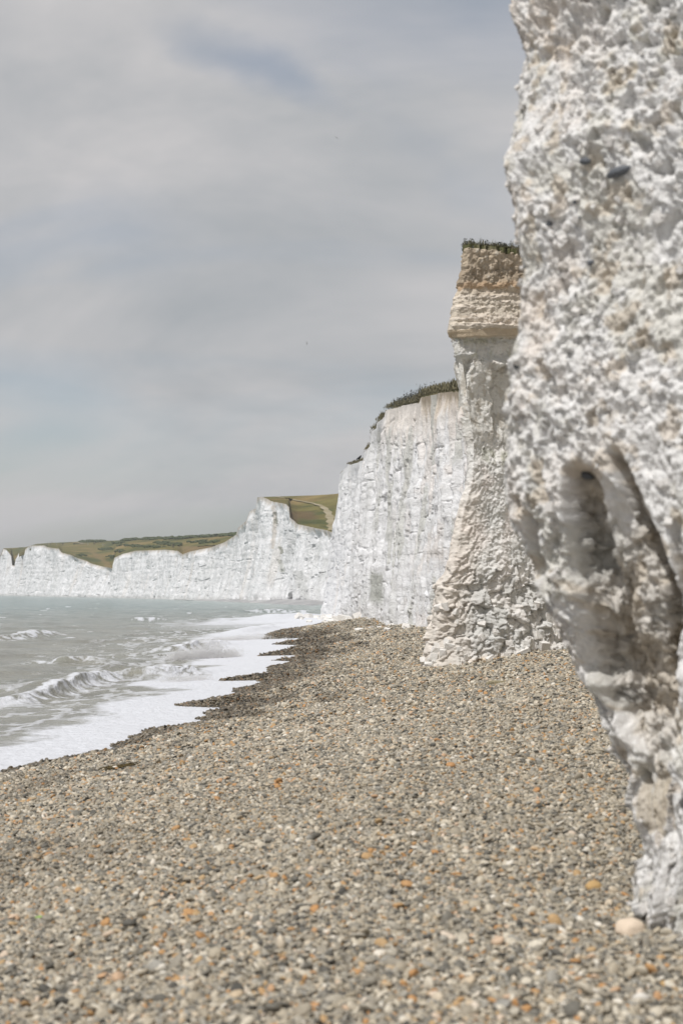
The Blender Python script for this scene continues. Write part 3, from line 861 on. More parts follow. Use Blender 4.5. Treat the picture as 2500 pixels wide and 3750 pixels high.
hillB, onB = hill('grassy_down', 'long low grassy down with dark scrub along its skyline', botB_, skyB_, [(60, 862), (413, 668), (424, 645), (670, 522), (865, 440), (960, 420)], 330, 70, 950, 260, 60, 47, colHB)
hillC, onC = hill('grassy_down', 'small grass cap on the farthest left cliff', [(-120, 2094), (-20, 2070), (0, 2050), (14, 2012), (42, 2036), (46, 2074), (66, 2078), (90, 2080), (130, 2080)],
                  [(-120, 2070), (0, 2040), (14, 2008), (40, 2007), (95, 2004), (130, 2002)], [(-120, 1015), (112, 926), (130, 920)], 120, 2, 125, 60, 30, 53)

def path_strip(name, label, pts, w0, w1, on):
    p = np.array(pts, float)
    t = np.linspace(0, 1, 40); tt = np.linspace(0, 1, len(p))
    x, y = np.interp(t, tt, p[:, 0]), np.interp(t, tt, p[:, 1])
    k = np.ones(5) / 5
    x[2:-2], y[2:-2] = np.convolve(x, k, 'valid'), np.convolve(y, k, 'valid')
    C = on(x, y)
    T = np.gradient(C, axis=0); T[:, 2] = 0
    nrm = np.stack([T[:, 1], -T[:, 0], 0 * T[:, 0]], -1); nrm /= np.linalg.norm(nrm, axis=1)[:, None]
    w = np.linspace(w0, w1, 40) * (1 + 0.35 * np.sin(np.arange(40) * 1.7))
    rows = []
    for e in (-1, -0.5, 0, 0.5, 1):
        q = C + nrm * (w * e)[:, None]
        q[:, 2] += 0.25 - 0.12 * abs(e)
        rows.append(q)
    obj(name, grid_mesh(name, np.stack(rows, 1)), M_path, kind='structure', label=label, cat='path')
path_strip('path', 'pale worn path curving down the grass behind the pointed cliff', [(1015, 1820), (1060, 1828), (1110, 1838), (1160, 1850), (1190, 1863), (1203, 1880), (1212, 1905), (1216, 1930), (1218, 1945)], 0.7, 1.3, onA)
path_strip('path', 'short bare chalk track on the far ridge beside the scrub', [(282, 1987), (296, 1988), (312, 1993)], 3.0, 2.2, onB)
path_strip('path', 'thin pale track along the edge of the low down', [(720, 2002), (760, 2000), (800, 1998)], 0.7, 0.7, onB)

# scrub on the long down
def scrub(name, label, spots, seed):
    r = np.random.default_rng(seed)
    Vs, Fs, o = [], [], 0
    for k, (px, py, s, h) in enumerate(spots):
        c = onB(np.array(px), np.array(py))
        q = IV2 * (1 + 0.45 * perlin(IV2 * 1.8 + k * 3.1, seed)[:, None] + 0.25 * perlin(IV2 * 4 + k, seed + 1)[:, None])
        q = q * np.array([s, s * 0.8, h]) + c + np.array([0, 0, h * 0.35])
        Vs.append(q); Fs.append(IF2 + o); o += len(q)
    obj(name, mesh_np(name, np.concatenate(Vs), np.concatenate(Fs), smooth=False), M_scrub, kind='stuff', label=label, cat='scrub')
r = np.random.default_rng(5)
spots = []
for px in np.concatenate([r.uniform(300, 380, 60), r.uniform(455, 872, 300)]):
    sk = np.interp(px, *np.array(skyB_, float).T)
    dens = 0.5 + perlin(np.array([[px * 0.03, 0, 3.3]]), 5)[0]
    if r.random() < dens + 0.35:
        spots.append((px, sk + abs(r.normal(0, 1.6)) + 0.6, r.uniform(1.4, 3.0), r.uniform(0.5, 1.15)))
for cx, cy, w_, n_ in ((432, 1989, 16, 26), (388, 2012, 26, 36), (440, 2018, 12, 14), (410, 2041, 18, 16), (300, 2035, 16, 12), (500, 2001, 24, 18), (560, 2003, 26, 18), (590, 1991, 22, 16), (460, 2000, 20, 12),
                       (640, 1994, 30, 16), (745, 1985, 40, 20)):
    for _ in range(n_):
        spots.append((cx + r.normal(0, w_ * 0.6), cy + r.normal(0, 1.8), r.uniform(0.8, 1.9), r.uniform(0.4, 0.8)))
scrub('gorse_scrub', 'dark green scrub along the skyline of the low down', spots, 9)

# far strip of beach under the pointed cliff
px = np.linspace(640, 1260, 90)
dB = np.interp(px, *np.array(depB, float).T)
wobble = perlin(np.stack([px * 0.02, 0 * px, 0 * px], -1), 4)
rows = []
widths = np.interp(px, [640, 720, 900, 1100, 1260], [3, 22, 34, 46, 40])
for e, z in ((1.5, 1.7), (0.0, 1.35), (-0.25, 1.05), (-0.55, 0.6), (-0.85, 0.12), (-1.1, -0.4)):
    dist = dB + e * np.where(e > 0, 3.0, widths * (1 + 0.4 * wobble)) - 1.0
    q = P(px, 2200, dist); q[:, 2] = z
    rows.append(q)
G = np.stack(rows, 1)
obj('far_beach', grid_mesh('far_beach', G, attrs={'wet': np.broadcast_to(np.array([0, 0, 0.1, 0.35, 0.7, 1.0]), G.shape[:2])}), M_farbeach, kind='structure',
    label='strip of grey shingle at the foot of the pointed cliff', cat='beach')
px = np.linspace(470, 640, 40)
dA = np.interp(px, *np.array(depA, float).T)
G = np.stack([np.concatenate([P(px, 2195, dA + 2)[:, :2], np.full((40, 1), 1.0)], 1), np.concatenate([P(px, 2195, dA - 7 * np.sin(np.linspace(0.1, 3.0, 40)))[:, :2], np.full((40, 1), 0.7)], 1),
              np.concatenate([P(px, 2195, dA - 24 * np.sin(np.linspace(0.1, 3.0, 40)))[:, :2], np.full((40, 1), -0.3)], 1)], 1)
obj('far_beach', grid_mesh('far_beach', G, attrs={'wet': np.full(G.shape[:2], 0.45)}), M_farbeach, kind='structure', label='thin dark shingle bar under the low flat topped cliff', cat='beach')

# ------------------------------------------------------------------ the white cliff beyond the headland
top2 = [(1196, 2120), (1208, 2030), (1218, 1950), (1232, 1859), (1241, 1800), (1243, 1735), (1275, 1702), (1329, 1686), (1331, 1655), (1353, 1636), (1358, 1600), (1361, 1576), (1377, 1566),
        (1379, 1546), (1406, 1528), (1411, 1502), (1470, 1486), (1533, 1474), (1542, 1452), (1600, 1440), (1690, 1430), (1760, 1425)]
dep2 = [(1196, 178), (1218, 166), (1243, 152), (1340, 114), (1410, 99), (1540, 84), (1650, 74), (1760, 66)]
def col2(G, col, px, v, q):
    h = G[:, :1, 2] - G[..., 2]
    X, Y = proj(G)
    n = fbm(q * np.array([1.1, 0.18, 1]), 131, 4); n2 = fbm(q * np.array([0.5, 0.4, 1]), 133, 4)
    right = sstep(1380, 1430, px)[:, None]; r2 = sstep(1536, 1546, px)[:, None]
    col = mix(col, CREAM, 0.6 * right * (1 - sstep(0.8, 3.6, h + 2.4 * n)))
    col = mix(col, mix(CREAM, TAN, 0.45), 0.85 * r2 * (1 - sstep(0.7, 1.5, h + 1.2 * n)))
    col = mix(col, SOIL * 0.8, 0.85 * r2 * (1 - sstep(0.25, 0.75, h + 0.5 * n)))
    col = mix(col, PINK, 0.55 * sstep(0.02, 0.22, n2) * sstep(1380, 1600, X))
    # grey lean-tos of fresh rock
    fa, ed, cid = facets(q * np.array([0.40, 0.16, 1]) + 0.3 * n2[..., None], 137)
    col = mix(col, np.array([0.60, 0.60, 0.565]), 0.75 * (_f(cid, 9) > 0.74) * sstep(0.0, 0.10, ed) * sstep(1340, 1400, X))
    col = mix(col, np.array([0.40, 0.41, 0.37]), 0.8 * sstep(34, 14, np.abs(X - 1378 + 12 * n)) * sstep(2085, 2110, Y + 20 * n2) * sstep(2222, 2190, Y))
    for y0 in (2186, 2216, 2032, 1885):
        col = mix(col, GREY * 0.6, 0.45 * sstep(3.2, 0.8, np.abs(Y - y0 + (X - 1400) * 0.02 + 5 * n2)) * sstep(0.0, 0.2, n + 0.1) * sstep(1340, 1380, X))
    return col
cliff2, T2, (px2, py2, d2) = far_cliff('chalk_cliff', 'bright white fluted cliff standing behind the headland', top2, dep2, 1200, 1755, 560, 300, 61, 0.85, foot=-0.1, flare=0.9, col_fn=col2, mat=M_mid, grain=0.95, fl_amp=0.62, fa_amp=0.17, rough_k=0.6, ff_amp=0.065)
# turf on top of the white cliff
def turf_top(T, inland, rise, name, parent, seed, nrow=9, thick=0.30):
    rows = []
    for k in range(nrow):
        f = k / (nrow - 1)
        q = T.copy(); q[:, 0] += inland[0] * f; q[:, 1] += inland[1] * f
        q[:, 2] += thick * min(1, k) + rise * f + (0.10 * fbm(q * 0.9, seed, 3) if k else 0)
        rows.append(q)
    lip = rows[0].copy(); lip[:, 2] -= 0.05
    G = np.stack([lip] + rows, 1)
    q = G * 0.6
    col = mix(np.broadcast_to(TURF * 1.1, G.shape), np.array([0.20, 0.165, 0.09]), sstep(-0.1, 0.3, fbm(q, seed + 1, 4)))
    return obj(name, grid_mesh(name, G, col), M_turf, parent)
sel = px2 > 1244
turf_top(T2[sel], (14.0, 5.0), 1.2, 'turf', cliff2, 71, thick=0.05)

def blades(name, label, base, h0, h1, seed, mat, cat, lean=0.35, width=0.012, parent=None, heads=False):
    r = np.random.default_rng(seed)
    n = len(base)
    h = r.uniform(h0, h1, n) * np.exp(r.normal(0, 0.25, n))
    a = r.uniform(0, 6.283, n); l = np.abs(r.normal(0, lean, n)) * h
    tip = base + np.stack([np.cos(a) * l, np.sin(a) * l, h], -1)
    mid = base * 0.45 + tip * 0.55; mid[:, 2] += 0.06 * h
    s = np.stack([np.cos(a + 1.57), np.sin(a + 1.57), 0 * a], -1) * (width * r.uniform(0.7, 1.5, n))[:, None]
    V = np.stack([base - s, base + s, mid - s * 0.8, mid + s * 0.8, tip - s * 0.12, tip + s * 0.12], 1).reshape(-1, 3)
    k = (np.arange(n) * 6)[:, None]
    F = np.concatenate([k + np.array([[0, 1, 3, 2]]), k + np.array([[2, 3, 5, 4]])])
    if heads:                                   # seed heads and small leaves along the stalks
        extra_v, extra_f = [], []
        for j in range(5):
            t = r.uniform(0.35, 1.0, n)[:, None]
            c = base * (1 - t) + tip * t + r.normal(0, 0.03, (n, 3))
            e = r.normal(0, 1, (n, 3)) * heads; e2 = r.normal(0, 1, (n, 3)) * heads
            extra_v.append(np.stack([c - e, c + e2, c + e, c - e2], 1).reshape(-1, 3))
        base_i = len(V)
        EV = np.concatenate(extra_v)
        EF = np.arange(len(EV)).reshape(-1, 4) + base_i
        V = np.concatenate([V, EV]); F = np.concatenate([F, EF])
    return obj(name, mesh_np(name, V, F, smooth=False), mat, parent, kind='stuff', label=label, cat=cat if parent is None else None)

def along(px0, px1, n, deep, zoff, T, pxs_, seed, inward=(0.9, 0.35)):
    r = np.random.default_rng(seed)
    x = r.uniform(px0, px1, n)
    b = np.stack([np.interp(x, pxs_, T[:, k]) for k in range(3)], -1)
    f = r.beta(1, 1.6, n) * deep
    b[:, 0] += inward[0] * f - 0.12; b[:, 1] += inward[1] * f; b[:, 2] += zoff * r.uniform(0.2, 1.0, n)
    return b
blades('cliff_top_grass', 'dry olive grass on the highest step of the white cliff', along(1540, 1700, 4200, 3.0, 0.45, T2, px2, 3), 0.08, 0.24, 3, M_grass, 'grass', width=0.022)
blades('cliff_top_grass', 'dark turf fringe on the middle step of the white cliff', along(1409, 1542, 3600, 3.0, 0.35, T2, px2, 4), 0.08, 0.22, 4, M_grass, 'grass', width=0.024)
blades('weed_stalks', 'tall dark seeding weeds on the step of the white cliff', along(1435, 1545, 800, 2.6, 0.35, T2, px2, 5), 0.20, 0.50, 5, M_weed, 'weeds', width=0.010, lean=0.22, heads=0.022)
blades('cliff_top_grass', 'thin grass tufts on the two small ledges of the white cliff', np.concatenate([along(1376, 1406, 500, 1.5, 0.25, T2, px2, 6), along(1346, 1376, 400, 1.5, 0.2, T2, px2, 7), along(1335, 1353, 120, 1.0, 0.1, T2, px2, 8), along(1272, 1330, 500, 1.5, 0.12, T2, px2, 9)]),
       0.08, 0.22, 6, M_grass, 'grass', width=0.026)

# ------------------------------------------------------------------ the headland with its brown cap
def zy(py, d):                                  # height seen at a row, at distance d
    return P(1250, py, d)[..., 2]
HD = 39.8
sil_h = np.array([(912, 1699), (950, 1697), (988, 1695), (1030, 1680), (1040, 1674), (1050, 1681), (1089, 1664), (1161, 1652), (1212, 1637), (1222, 1640), (1226, 1653), (1291, 1662), (1349, 1672), (1407, 1681), (1479, 1690),
                  (1552, 1704), (1620, 1712), (1700, 1714), (1776, 1706), (1884, 1672), (2029, 1642), (2101, 1630), (2130, 1606), (2144, 1595), (2217, 1588), (2303, 1576), (2390, 1549), (2460, 1538), (2600, 1530)], float)
rows_py = np.concatenate([np.linspace(912, 1240, 190), np.linspace(1242, 2480, 440)])
Zr = zy(rows_py, HD)
Xc = (np.interp(rows_py, sil_h[:, 0], sil_h[:, 1]) - 1250) / FPX * HD * 1.0
# plan: from the hidden seaward side, round the corner, along the face, then the wall that runs back toward the buttress
plan = np.array([(9.0, 75), (5.0, 56), (2.3, 46), (0.55, 41.6), (0.10, 40.5), (0.0, 39.8), (0.22, 39.62), (1.6, 40.1), (3.2, 40.9), (4.7, 41.5), (5.9, 41.7), (6.6, 40.9), (6.5, 37.0), (5.4, 31.0), (4.3, 26.0), (4.1, 22.0), (4.4, 17.0), (4.2, 12.0), (4.6, 9.2)])
pcum = np.concatenate([[0], np.cumsum(np.hypot(*np.diff(plan, axis=0).T))])
cor, end = pcum[5], pcum[11]
ub = np.concatenate([np.linspace(0, pcum[3], 22)[:-1], np.linspace(pcum[3], pcum[6], 50)[:-1], np.linspace(pcum[6], end, 215)[:-1], np.linspace(end, pcum[-1], 90)])
bx, by = np.interp(ub, pcum, plan[:, 0]), np.interp(ub, pcum, plan[:, 1])
tx, ty = np.gradient(bx, ub), np.gradient(by, ub)
L = np.hypot(tx, ty); nx, ny = ty / L, -tx / L                 # faces the viewer
k = 7
nx = np.convolve(np.pad(nx, k, 'edge'), np.ones(2 * k + 1) / (2 * k + 1), 'valid'); ny = np.convolve(np.pad(ny, k, 'edge'), np.ones(2 * k + 1) / (2 * k + 1), 'valid')
wcor = np.interp(ub, [0, pcum[3], cor, cor + 2.0, end, pcum[-1]], [1, 1, 1, 0.55, 0.12, 0.0])
xc_ref = 2.6
GX = bx[:, None] + xc_ref + (Xc[None, :] - xc_ref) * wcor[:, None] - (1 - wcor[:, None]) * 0.25
GX = np.where((ub > end)[:, None], bx[:, None] + (GX - bx[:, None]) * 1.0, GX)
GY = np.broadcast_to(by[:, None], GX.shape).copy()
GZ = np.broadcast_to(Zr[None, :], GX.shape).copy()
PY = np.broadcast_to(rows_py[None, :], GX.shape)
U = np.broadcast_to(ub[:, None] - cor, GX.shape)
prof = np.interp(rows_py, [912, 990, 1040, 1060, 1120, 1186, 1190, 1222, 1226, 1240, 1300, 1320, 1450, 1560, 1640, 1690, 1760, 1950, 2150, 2300, 2400, 2480],
                 [0.0, 0.02, 0.16, 0.10, 0.24, 0.36, 0.50, 0.44, 0.10, 0.05, 0.02, -0.12, -0.42, -0.45, -0.30, -0.10, 0.02, 0.22, 0.50, 0.78, 1.0, 1.15])
q = np.stack([U, GZ, GY * 0.15], -1)
n_lo = fbm(q * 0.55, 201, 4); n_mid = fbm(q * 2.2, 203, 4)
tilt = 0.0
L0 = PY + 5.5 * U + 9.0 * n_lo + 7.0 * n_mid                               # the beds dip to the left
face1, e1, c1 = facets(q * np.array([2.1, 1.75, 1]) + 0.25 * n_mid[..., None], 205)
face2, e2, c2 = facets(q * np.array([4.6, 4.2, 2]) + 0.2 * n_mid[..., None], 207)
face3, e3, c3 = facets(q * 11.0, 209, 0.8)
hollow = sstep(1300, 1330, PY) * sstep(1660, 1560, PY)
blocky = sstep(1990, 2160, PY + 60 * n_lo)
capz = sstep(1225, 1215, L0 - 16)
rubbly = 1 - hollow
corner = np.exp(-np.maximum(U, 0) / 0.7) * (U < 8)
corner = np.where(U < 0, 1.0, corner)
disp = prof[None, :] * (1 - corner) + 0.16 * n_lo * (1 - 0.7 * corner)
disp += blocky * (0.20 * face1 + 0.10 * face2 - 0.05 * sstep(0.08, 0.0, e1)) + (1 - blocky) * rubbly * (0.034 * face2 + 0.07 * n_mid)
disp += rubbly * 0.038 * face3 + 0.015 * fbm(q * 14, 211, 3)
lobes, le, lc = facets(q * np.array([0.75, 0.42, 1]) + 0.2 * n_mid[..., None], 213, 1.1)
disp += hollow * (0.42 * lobes + 0.10 * n_mid + 0.03 * face2 + 0.018 * face3)
beds = perlin(np.stack([U * 0.25, L0 * 0.055, 0 * U], -1), 215)
disp += capz * sstep(1040, 1070, PY) * (0.05 * beds)
soilz = sstep(1050, 1030, PY)
sf1, sf2, sc1, _o = worley(q * np.array([4.5, 4.5, 3]), 217)
disp += soilz * (0.16 * (0.6 - sf1) + 0.14 * fbm(q * np.array([2.5, 1.2, 1]), 219, 4))
ledge = sstep(1195, 1199, L0 - 16) * sstep(1224, 1219, L0 - 16)
disp = disp * (1 - 0.0 * ledge)
disp = np.where(ledge > 0.5, 0.46 * (1 - corner) + 0.05 * n_lo - 0.0016 * (L0 - 16 - 1190) + 0.008 * n_mid, disp)
under = sstep(1224, 1227, L0 - 16) * sstep(1300, 1290, L0 - 16)
disp = disp * 1.0
blk_fade = 1 - 0.22 * corner
disp = prof[None, :] * (1 - corner) + (disp - prof[None, :] * (1 - corner)) * blk_fade
G = np.stack([GX + nx[:, None] * disp, GY + ny[:, None] * disp, GZ], -1)
# colour of the beds
col = np.broadcast_to(np.array([0.785, 0.77, 0.74]), G.shape).copy()
nn = fbm(q * np.array([0.9, 0.8, 1]), 221, 5); n4 = fbm(q * np.array([3, 2.4, 1]), 223, 4)
col = mix(col, PINK, 0.75 * sstep(-0.10, 0.20, nn) * sstep(1600, 1720, PY))
col = mix(col, GREY, 0.45 * sstep(0.05, 0.28, -nn))
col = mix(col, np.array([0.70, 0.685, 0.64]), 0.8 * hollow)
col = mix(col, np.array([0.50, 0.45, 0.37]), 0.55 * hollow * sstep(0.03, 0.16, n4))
col = mix(col, np.array([0.72, 0.70, 0.665]), 0.7 * blocky)
col = mix(col, GREY * 0.95, blocky * 0.55 * (_f(c1, 9) > 0.6))
col = mix(col, CREAM, 0.6 * sstep(1.3, 0.4, np.abs(U)) * sstep(1700, 1900, PY))
LL = L0 - 16 + 26 * n4
col = mix(col, ALGAE * 1.25, 0.75 * sstep(1615, 1640, PY - 10 * U) * sstep(1700, 1675, PY - 10 * U + 30 * n4) * sstep(0.3, 1.2, U) * sstep(-0.25, 0.1, n4))
col = mix(col, mix(np.broadcast_to(GREY, col.shape), ALGAE * 1.3, sstep(0, 0.2, n4)), 0.8 * sstep(1310, 1290, LL))
col = mix(col, np.array([0.72, 0.70, 0.66]), 0.7 * sstep(1285, 1275, LL) * sstep(1238, 1250, LL))
col = mix(col, BEIGE, sstep(1230, 1220, LL))
col = mix(col, mix(np.broadcast_to(BEIGE, col.shape), CREAM, 0.75), 0.7 * sstep(-0.15, 0.2, beds) * sstep(1195, 1180, LL))
col = mix(col, TAN, 0.95 * (ledge > 0.5))
col = mix(col, TAN * 0.8, 0.8 * sstep(5, 2, np.abs(LL - 1150)) * sstep(-0.2, 0.1, nn))
col = mix(col, np.array([0.59, 0.51, 0.41]), sstep(1085, 1055, LL))
col = mix(col, RUST, 0.9 * sstep(1052, 1040, LL) * sstep(-0.3, 0.15, nn + 0.3))
col = mix(col, SOIL * 0.95, sstep(1030, 1012, LL))
col = mix(col, DKSOIL * 1.15, 0.7 * sstep(1040, 1015, LL) * sstep(965, 985, LL) * sstep(-0.1, 0.2, n4 + 0.05))
col = mix(col, SOIL * 1.18, 0.8 * sstep(970, 950, LL))
col = mix(col, np.array([0.60, 0.55, 0.47]), 0.7 * soilz * (_f(sc1, 8) > 0.8) * sstep(0.40, 0.25, sf1))
footp = sstep(2425, 2452, PY + 14 * U + 40 * nn)
col = mix(col, OCHRE, 0.75 * footp * sstep(-0.1, 0.2, nn))
headland = obj('chalk_headland', grid_mesh('chalk_headland', G, col), M_head, kind='structure',
               label='near headland of chalk with a brown soil cap and overhanging ledge', cat='cliff')
# turf roof of the headland
edge = G[:, 0].copy()
rows = []
cx, cy = 14.0, 52.0
for f, up in ((0.0, -0.05), (0.0, 0.10), (0.03, 0.20), (0.15, 0.25), (0.5, 0.5), (1.0, 1.0)):
    r_ = edge.copy(); r_[:, 0] = edge[:, 0] * (1 - f) + cx * f; r_[:, 1] = edge[:, 1] * (1 - f) + cy * f; r_[:, 2] += up
    rows.append(r_)
GT = np.stack(rows, 1)
obj('turf', grid_mesh('turf', GT, mix(np.broadcast_to(TURF, GT.shape), SOIL, 0.4 * sstep(0, 0.3, fbm(GT * 1.5, 231, 3)))), M_turf, headland)
def head_edge(n, deep, seed, u0=-1.0, u1=6.2):
    r = np.random.default_rng(seed)
    u = r.uniform(u0, u1, n)
    b = np.stack([np.interp(u, ub - cor, edge[:, k]) for k in range(3)], -1)
    f = r.beta(1, 1.8, n) * deep
    b[:, 1] += f; b[:, 0] += 0.3 * f; b[:, 2] += 0.12 * r.uniform(0, 1, n)
    return b
blades('cliff_top_grass', 'dark green grass fringe along the top of the headland', head_edge(5200, 1.6, 13), 0.08, 0.22, 13, M_grass, 'grass', width=0.010)
blades('weed_stalks', 'leafy weeds sticking up from the top of the headland', head_edge(700, 1.2, 14), 0.12, 0.26, 14, M_weed, 'weeds', width=0.006, lean=0.25, heads=0.016)

# broken blocks on the lower headland: parts of it
def block_mesh(k):
    r = np.random.default_rng(k + 300)
    V = np.array([[x, y, z] for x in (-1, 1) for y in (-1, 1) for z in (-1, 1)], float)
    import bmesh
    bm = bmesh.new()
    for v in V * r.uniform(0.72, 1.0, (8, 3)):
        bm.verts.new(v)
    for _ in range(5):
        bm.verts.new(r.uniform(-1, 1, 3) * np.array([1.05, 1.05, 1.05]))
    bmesh.ops.convex_hull(bm, input=bm.verts)
    bmesh.ops.delete(bm, geom=[v for v in bm.verts if not v.link_faces], context='VERTS')
    me = bpy.data.meshes.new('chalk_block'); bm.to_mesh(me); bm.free()
    me.materials.append(M_block)
    return me
blk = [block_mesh(k) for k in range(8)]
iu = np.where((U[:, 0] > 0.05) & (U[:, 0] < 6.0))[0]
r = np.random.default_rng(77)
for k in range(120):
    i = r.choice(iu); pyk = 2480 - abs(r.normal(0, 150)) - 20
    j = int(np.argmin(np.abs(rows_py - min(pyk, 2450))))
    s = r.uniform(0.05, 0.13) * (1 + 0.4 * (r.random() < 0.12))
    o = obj('chalk_block', blk[int(r.integers(8))], None, headland)
    o.location = G[i, j] + np.array([nx[i], ny[i], 0]) * s * r.uniform(-0.95, -0.35)
    o.scale = (s * r.uniform(0.8, 1.5), s * r.uniform(0.7, 1.1), s * r.uniform(0.7, 1.2))
    o.rotation_euler = (r.normal(0, 0.25), r.normal(0, 0.25), math.atan2(ty[i], tx[i]) + r.normal(0, 0.4))
# rubble at the foot of the white cliff
for k in range(46):
    t = r.random()
    px_ = 1205 + 160 * t if k < 26 else r.uniform(1340, 1600)
    b = np.array([np.interp(px_, px2, T2[:, 0]), np.interp(px_, px2, T2[:, 1])])
    s = r.uniform(0.12, 0.38) * (1.2 if k < 26 else 0.6)
    o = obj('chalk_block', blk[int(r.integers(8))], None, cliff2)
    o.location = (b[0] - 0.9 - abs(r.normal(0, 1.2)), b[1] - abs(r.normal(0, 1.5)), 0)
    zz_ = float(beach_z(np.array([o.location[0]]), np.array([o.location[1]]))[0])
    o.location[2] = max(zz_, 0.1) + s * 0.25
    o.scale = (s * r.uniform(0.8, 1.5), s, s * r.uniform(0.6, 1.0)); o.rotation_euler = (r.normal(0, 0.3), r.normal(0, 0.3), r.uniform(0, 6.28))

# ------------------------------------------------------------------ the near buttress
sil_n = np.array([(-2600, 1930), (-400, 1905), (0, 1872), (33, 1874), (182, 1921), (287, 1910), (459, 1891), (586, 1852), (663, 1872), (774, 1894), (862, 1899), (984, 1919), (1105, 1899), (1271, 1877), (1333, 1858), (1394, 1872), (1521, 1852),
                  (1632, 1858), (1770, 1851), (1880, 1866), (1936, 1888), (2035, 1930), (2157, 1950), (2195, 1971), (2240, 1999), (2339, 2060), (2405, 2109), (2505, 2140), (2544, 2174), (2600, 2203), (2688, 2222), (2776, 2264), (2826, 2300), (2947, 2314),
                  (3030, 2340), (3113, 2356), (3190, 2338), (3334, 2328), (3400, 2345), (3500, 2350), (3700, 2360)], float)
ND = 7.3
nrow_py = np.concatenate([np.linspace(-2600, -60, 60)[:-1], np.linspace(-60, 3560, 620)])
NZ = zy(nrow_py, ND)
NXc = P(np.interp(nrow_py, sil_n[:, 0], sil_n[:, 1]), nrow_py, ND)[:, 0]
tb = np.concatenate([np.linspace(-3.2, -0.25, 26)[:-1], np.linspace(-0.25, 1.25, 330), np.linspace(1.25, 4.2, 40)[1:]])
T_, Zn = np.meshgrid(tb, NZ, indexing='ij')
PYn = np.broadcast_to(nrow_py[None, :], T_.shape)
kx = np.interp(nrow_py, [-2600, 1900, 2300, 2700, 3100, 3400, 3700], [0.95, 0.95, 0.75, 0.50, 0.30, 0.16, 0.16])[None, :]
soft = np.sqrt(T_ ** 2 + 0.012) - math.sqrt(0.012)
NX = NXc[None, :] + np.where(T_ > 0, kx + (0.95 - kx) * sstep(1.0, 1.6, T_), 1.0) * soft
NY = ND - T_ * np.where(T_ > 0, 1.0, 1.15)
inx, iny = 0.66, 0.75                                              # into the rock
base = np.stack([NX, NY, Zn], -1)
PXn, PYp = proj(base)
q = np.stack([T_ * 1.35, Zn, NX * 0.5], -1)
f1, f2, cA, oA = worley(q * 12.0 + 0.35 * fbm(q * 5, 301, 3)[..., None], 303)
g1, g2, cB, oB = worley(q * 23.0 + 0.3 * fbm(q * 9, 305, 2)[..., None], 307)
h1, h2, cC, oC = worley(q * 34.0, 309)
pick = (_f(cA, 4) > 0.35) * (0.35 + 0.9 * _f(cA, 5))
nod = pick * np.clip(1 - (f1 / 0.62) ** 2, 0, 1)
nodB = (0.25 + 0.9 * _f(cB, 5)) * np.clip(1 - (g1 / 0.66) ** 2, 0, 1)
nodC = np.clip(1 - (h1 / 0.7) ** 2, 0, 1) * _f(cC, 5)
n_big = fbm(q * 1.6, 311, 4)
rfa, rea, rca = facets(q * np.array([11, 8, 8]) + 0.35 * fbm(q * 5, 315, 3)[..., None], 317)
rfb, reb, rcb = facets(q * np.array([27.0, 23.0, 20.0]) + 0.4 * fbm(q * 12, 318, 2)[..., None], 319)
rfc, rec, rcc = facets(q * 52.0, 320)
grainy = sstep(-0.25, 0.25, fbm(q * 2.6, 325, 3))
pit = sstep(0.10, 0.36, fbm(q * np.array([11, 8, 8]), 327, 3))
ur = sstep(2000, 2420, PXn) * sstep(1500, 500, PYp)
relief = -(0.030 + 0.035 * ur) * pit + (0.006 * nod + 0.027 * rfa) * (0.45 + 0.75 * (1 - grainy)) + 0.007 * nodB + 0.022 * rfb * (0.5 + 0.8 * grainy) + 0.010 * rfc + 0.10 * n_big + 0.025 * fbm(q * 8, 313, 4)
fine_r = relief - 0.10 * n_big
calm = 0.55 + 0.65 * sstep(-0.18, 0.22, fbm(q * np.array([1.6, 1.1, 1]), 329, 4))          # smoother and rougher patches
relief = 0.10 * n_big + fine_r * calm - 0.012
scoop = np.zeros_like(T_)
def carve(pts, hw, depth, tail=60.0, rag=22.0, e0=0.40):
    global scoop
    p = np.array(pts, float)
    cx = np.interp(PYp, p[:, 1], p[:, 0]); w = np.interp(PYp, p[:, 1], hw if np.ndim(hw) else [hw] * len(p)); dep = np.interp(PYp, p[:, 1], depth)
    n = fbm(q * 3.0, 321, 3) * rag
    inside = sstep(p[0, 1] - 20, p[0, 1] + 35, PYp + n) * sstep(p[-1, 1] + tail, p[-1, 1] - tail, PYp + n)
    scoop = np.maximum(scoop, dep * inside * (1 - sstep(e0, 1.10, np.abs(PXn - cx + n) / w)))
carve([(2095, 1690), (2150, 1800), (2215, 1950), (2265, 2120), (2290, 2300), (2310, 2450), (2345, 2600), (2378, 2760), (2400, 2950)], [46, 105, 160, 186, 186, 160, 122, 84, 50],
      [0.04, 0.08, 0.14, 0.19, 0.23, 0.26, 0.26, 0.17, 0.06], tail=160, rag=32, e0=0.55)                     # the broad undercut
broad = scoop.copy(); scoop = np.zeros_like(T_)
carve([(2090, 1700), (2112, 1850), (2135, 2050), (2165, 2250), (2215, 2450), (2280, 2640)], [44, 62, 68, 66, 60, 36], [0.10, 0.15, 0.16, 0.15, 0.12, 0.06], rag=26, e0=0.5)
carve([(2225, 1640), (2275, 1780), (2345, 1950), (2388, 2100), (2402, 2250), (2405, 2400), (2430, 2620)], [28, 40, 52, 56, 52, 42, 28], [0.12, 0.17, 0.18, 0.17, 0.15, 0.12, 0.06], rag=24, e0=0.5)
carve([(2462, 1900), (2480, 2100), (2492, 2300), (2500, 2450)], [22, 34, 40, 26], [0.06, 0.12, 0.12, 0.06], rag=20, e0=0.5)
scoop = broad + scoop; broad = None
carve([(1925, 1880), (1945, 1960), (1965, 2100), (1990, 2200)], [18, 22, 24, 14], [0.06, 0.10, 0.10, 0.05], rag=12)
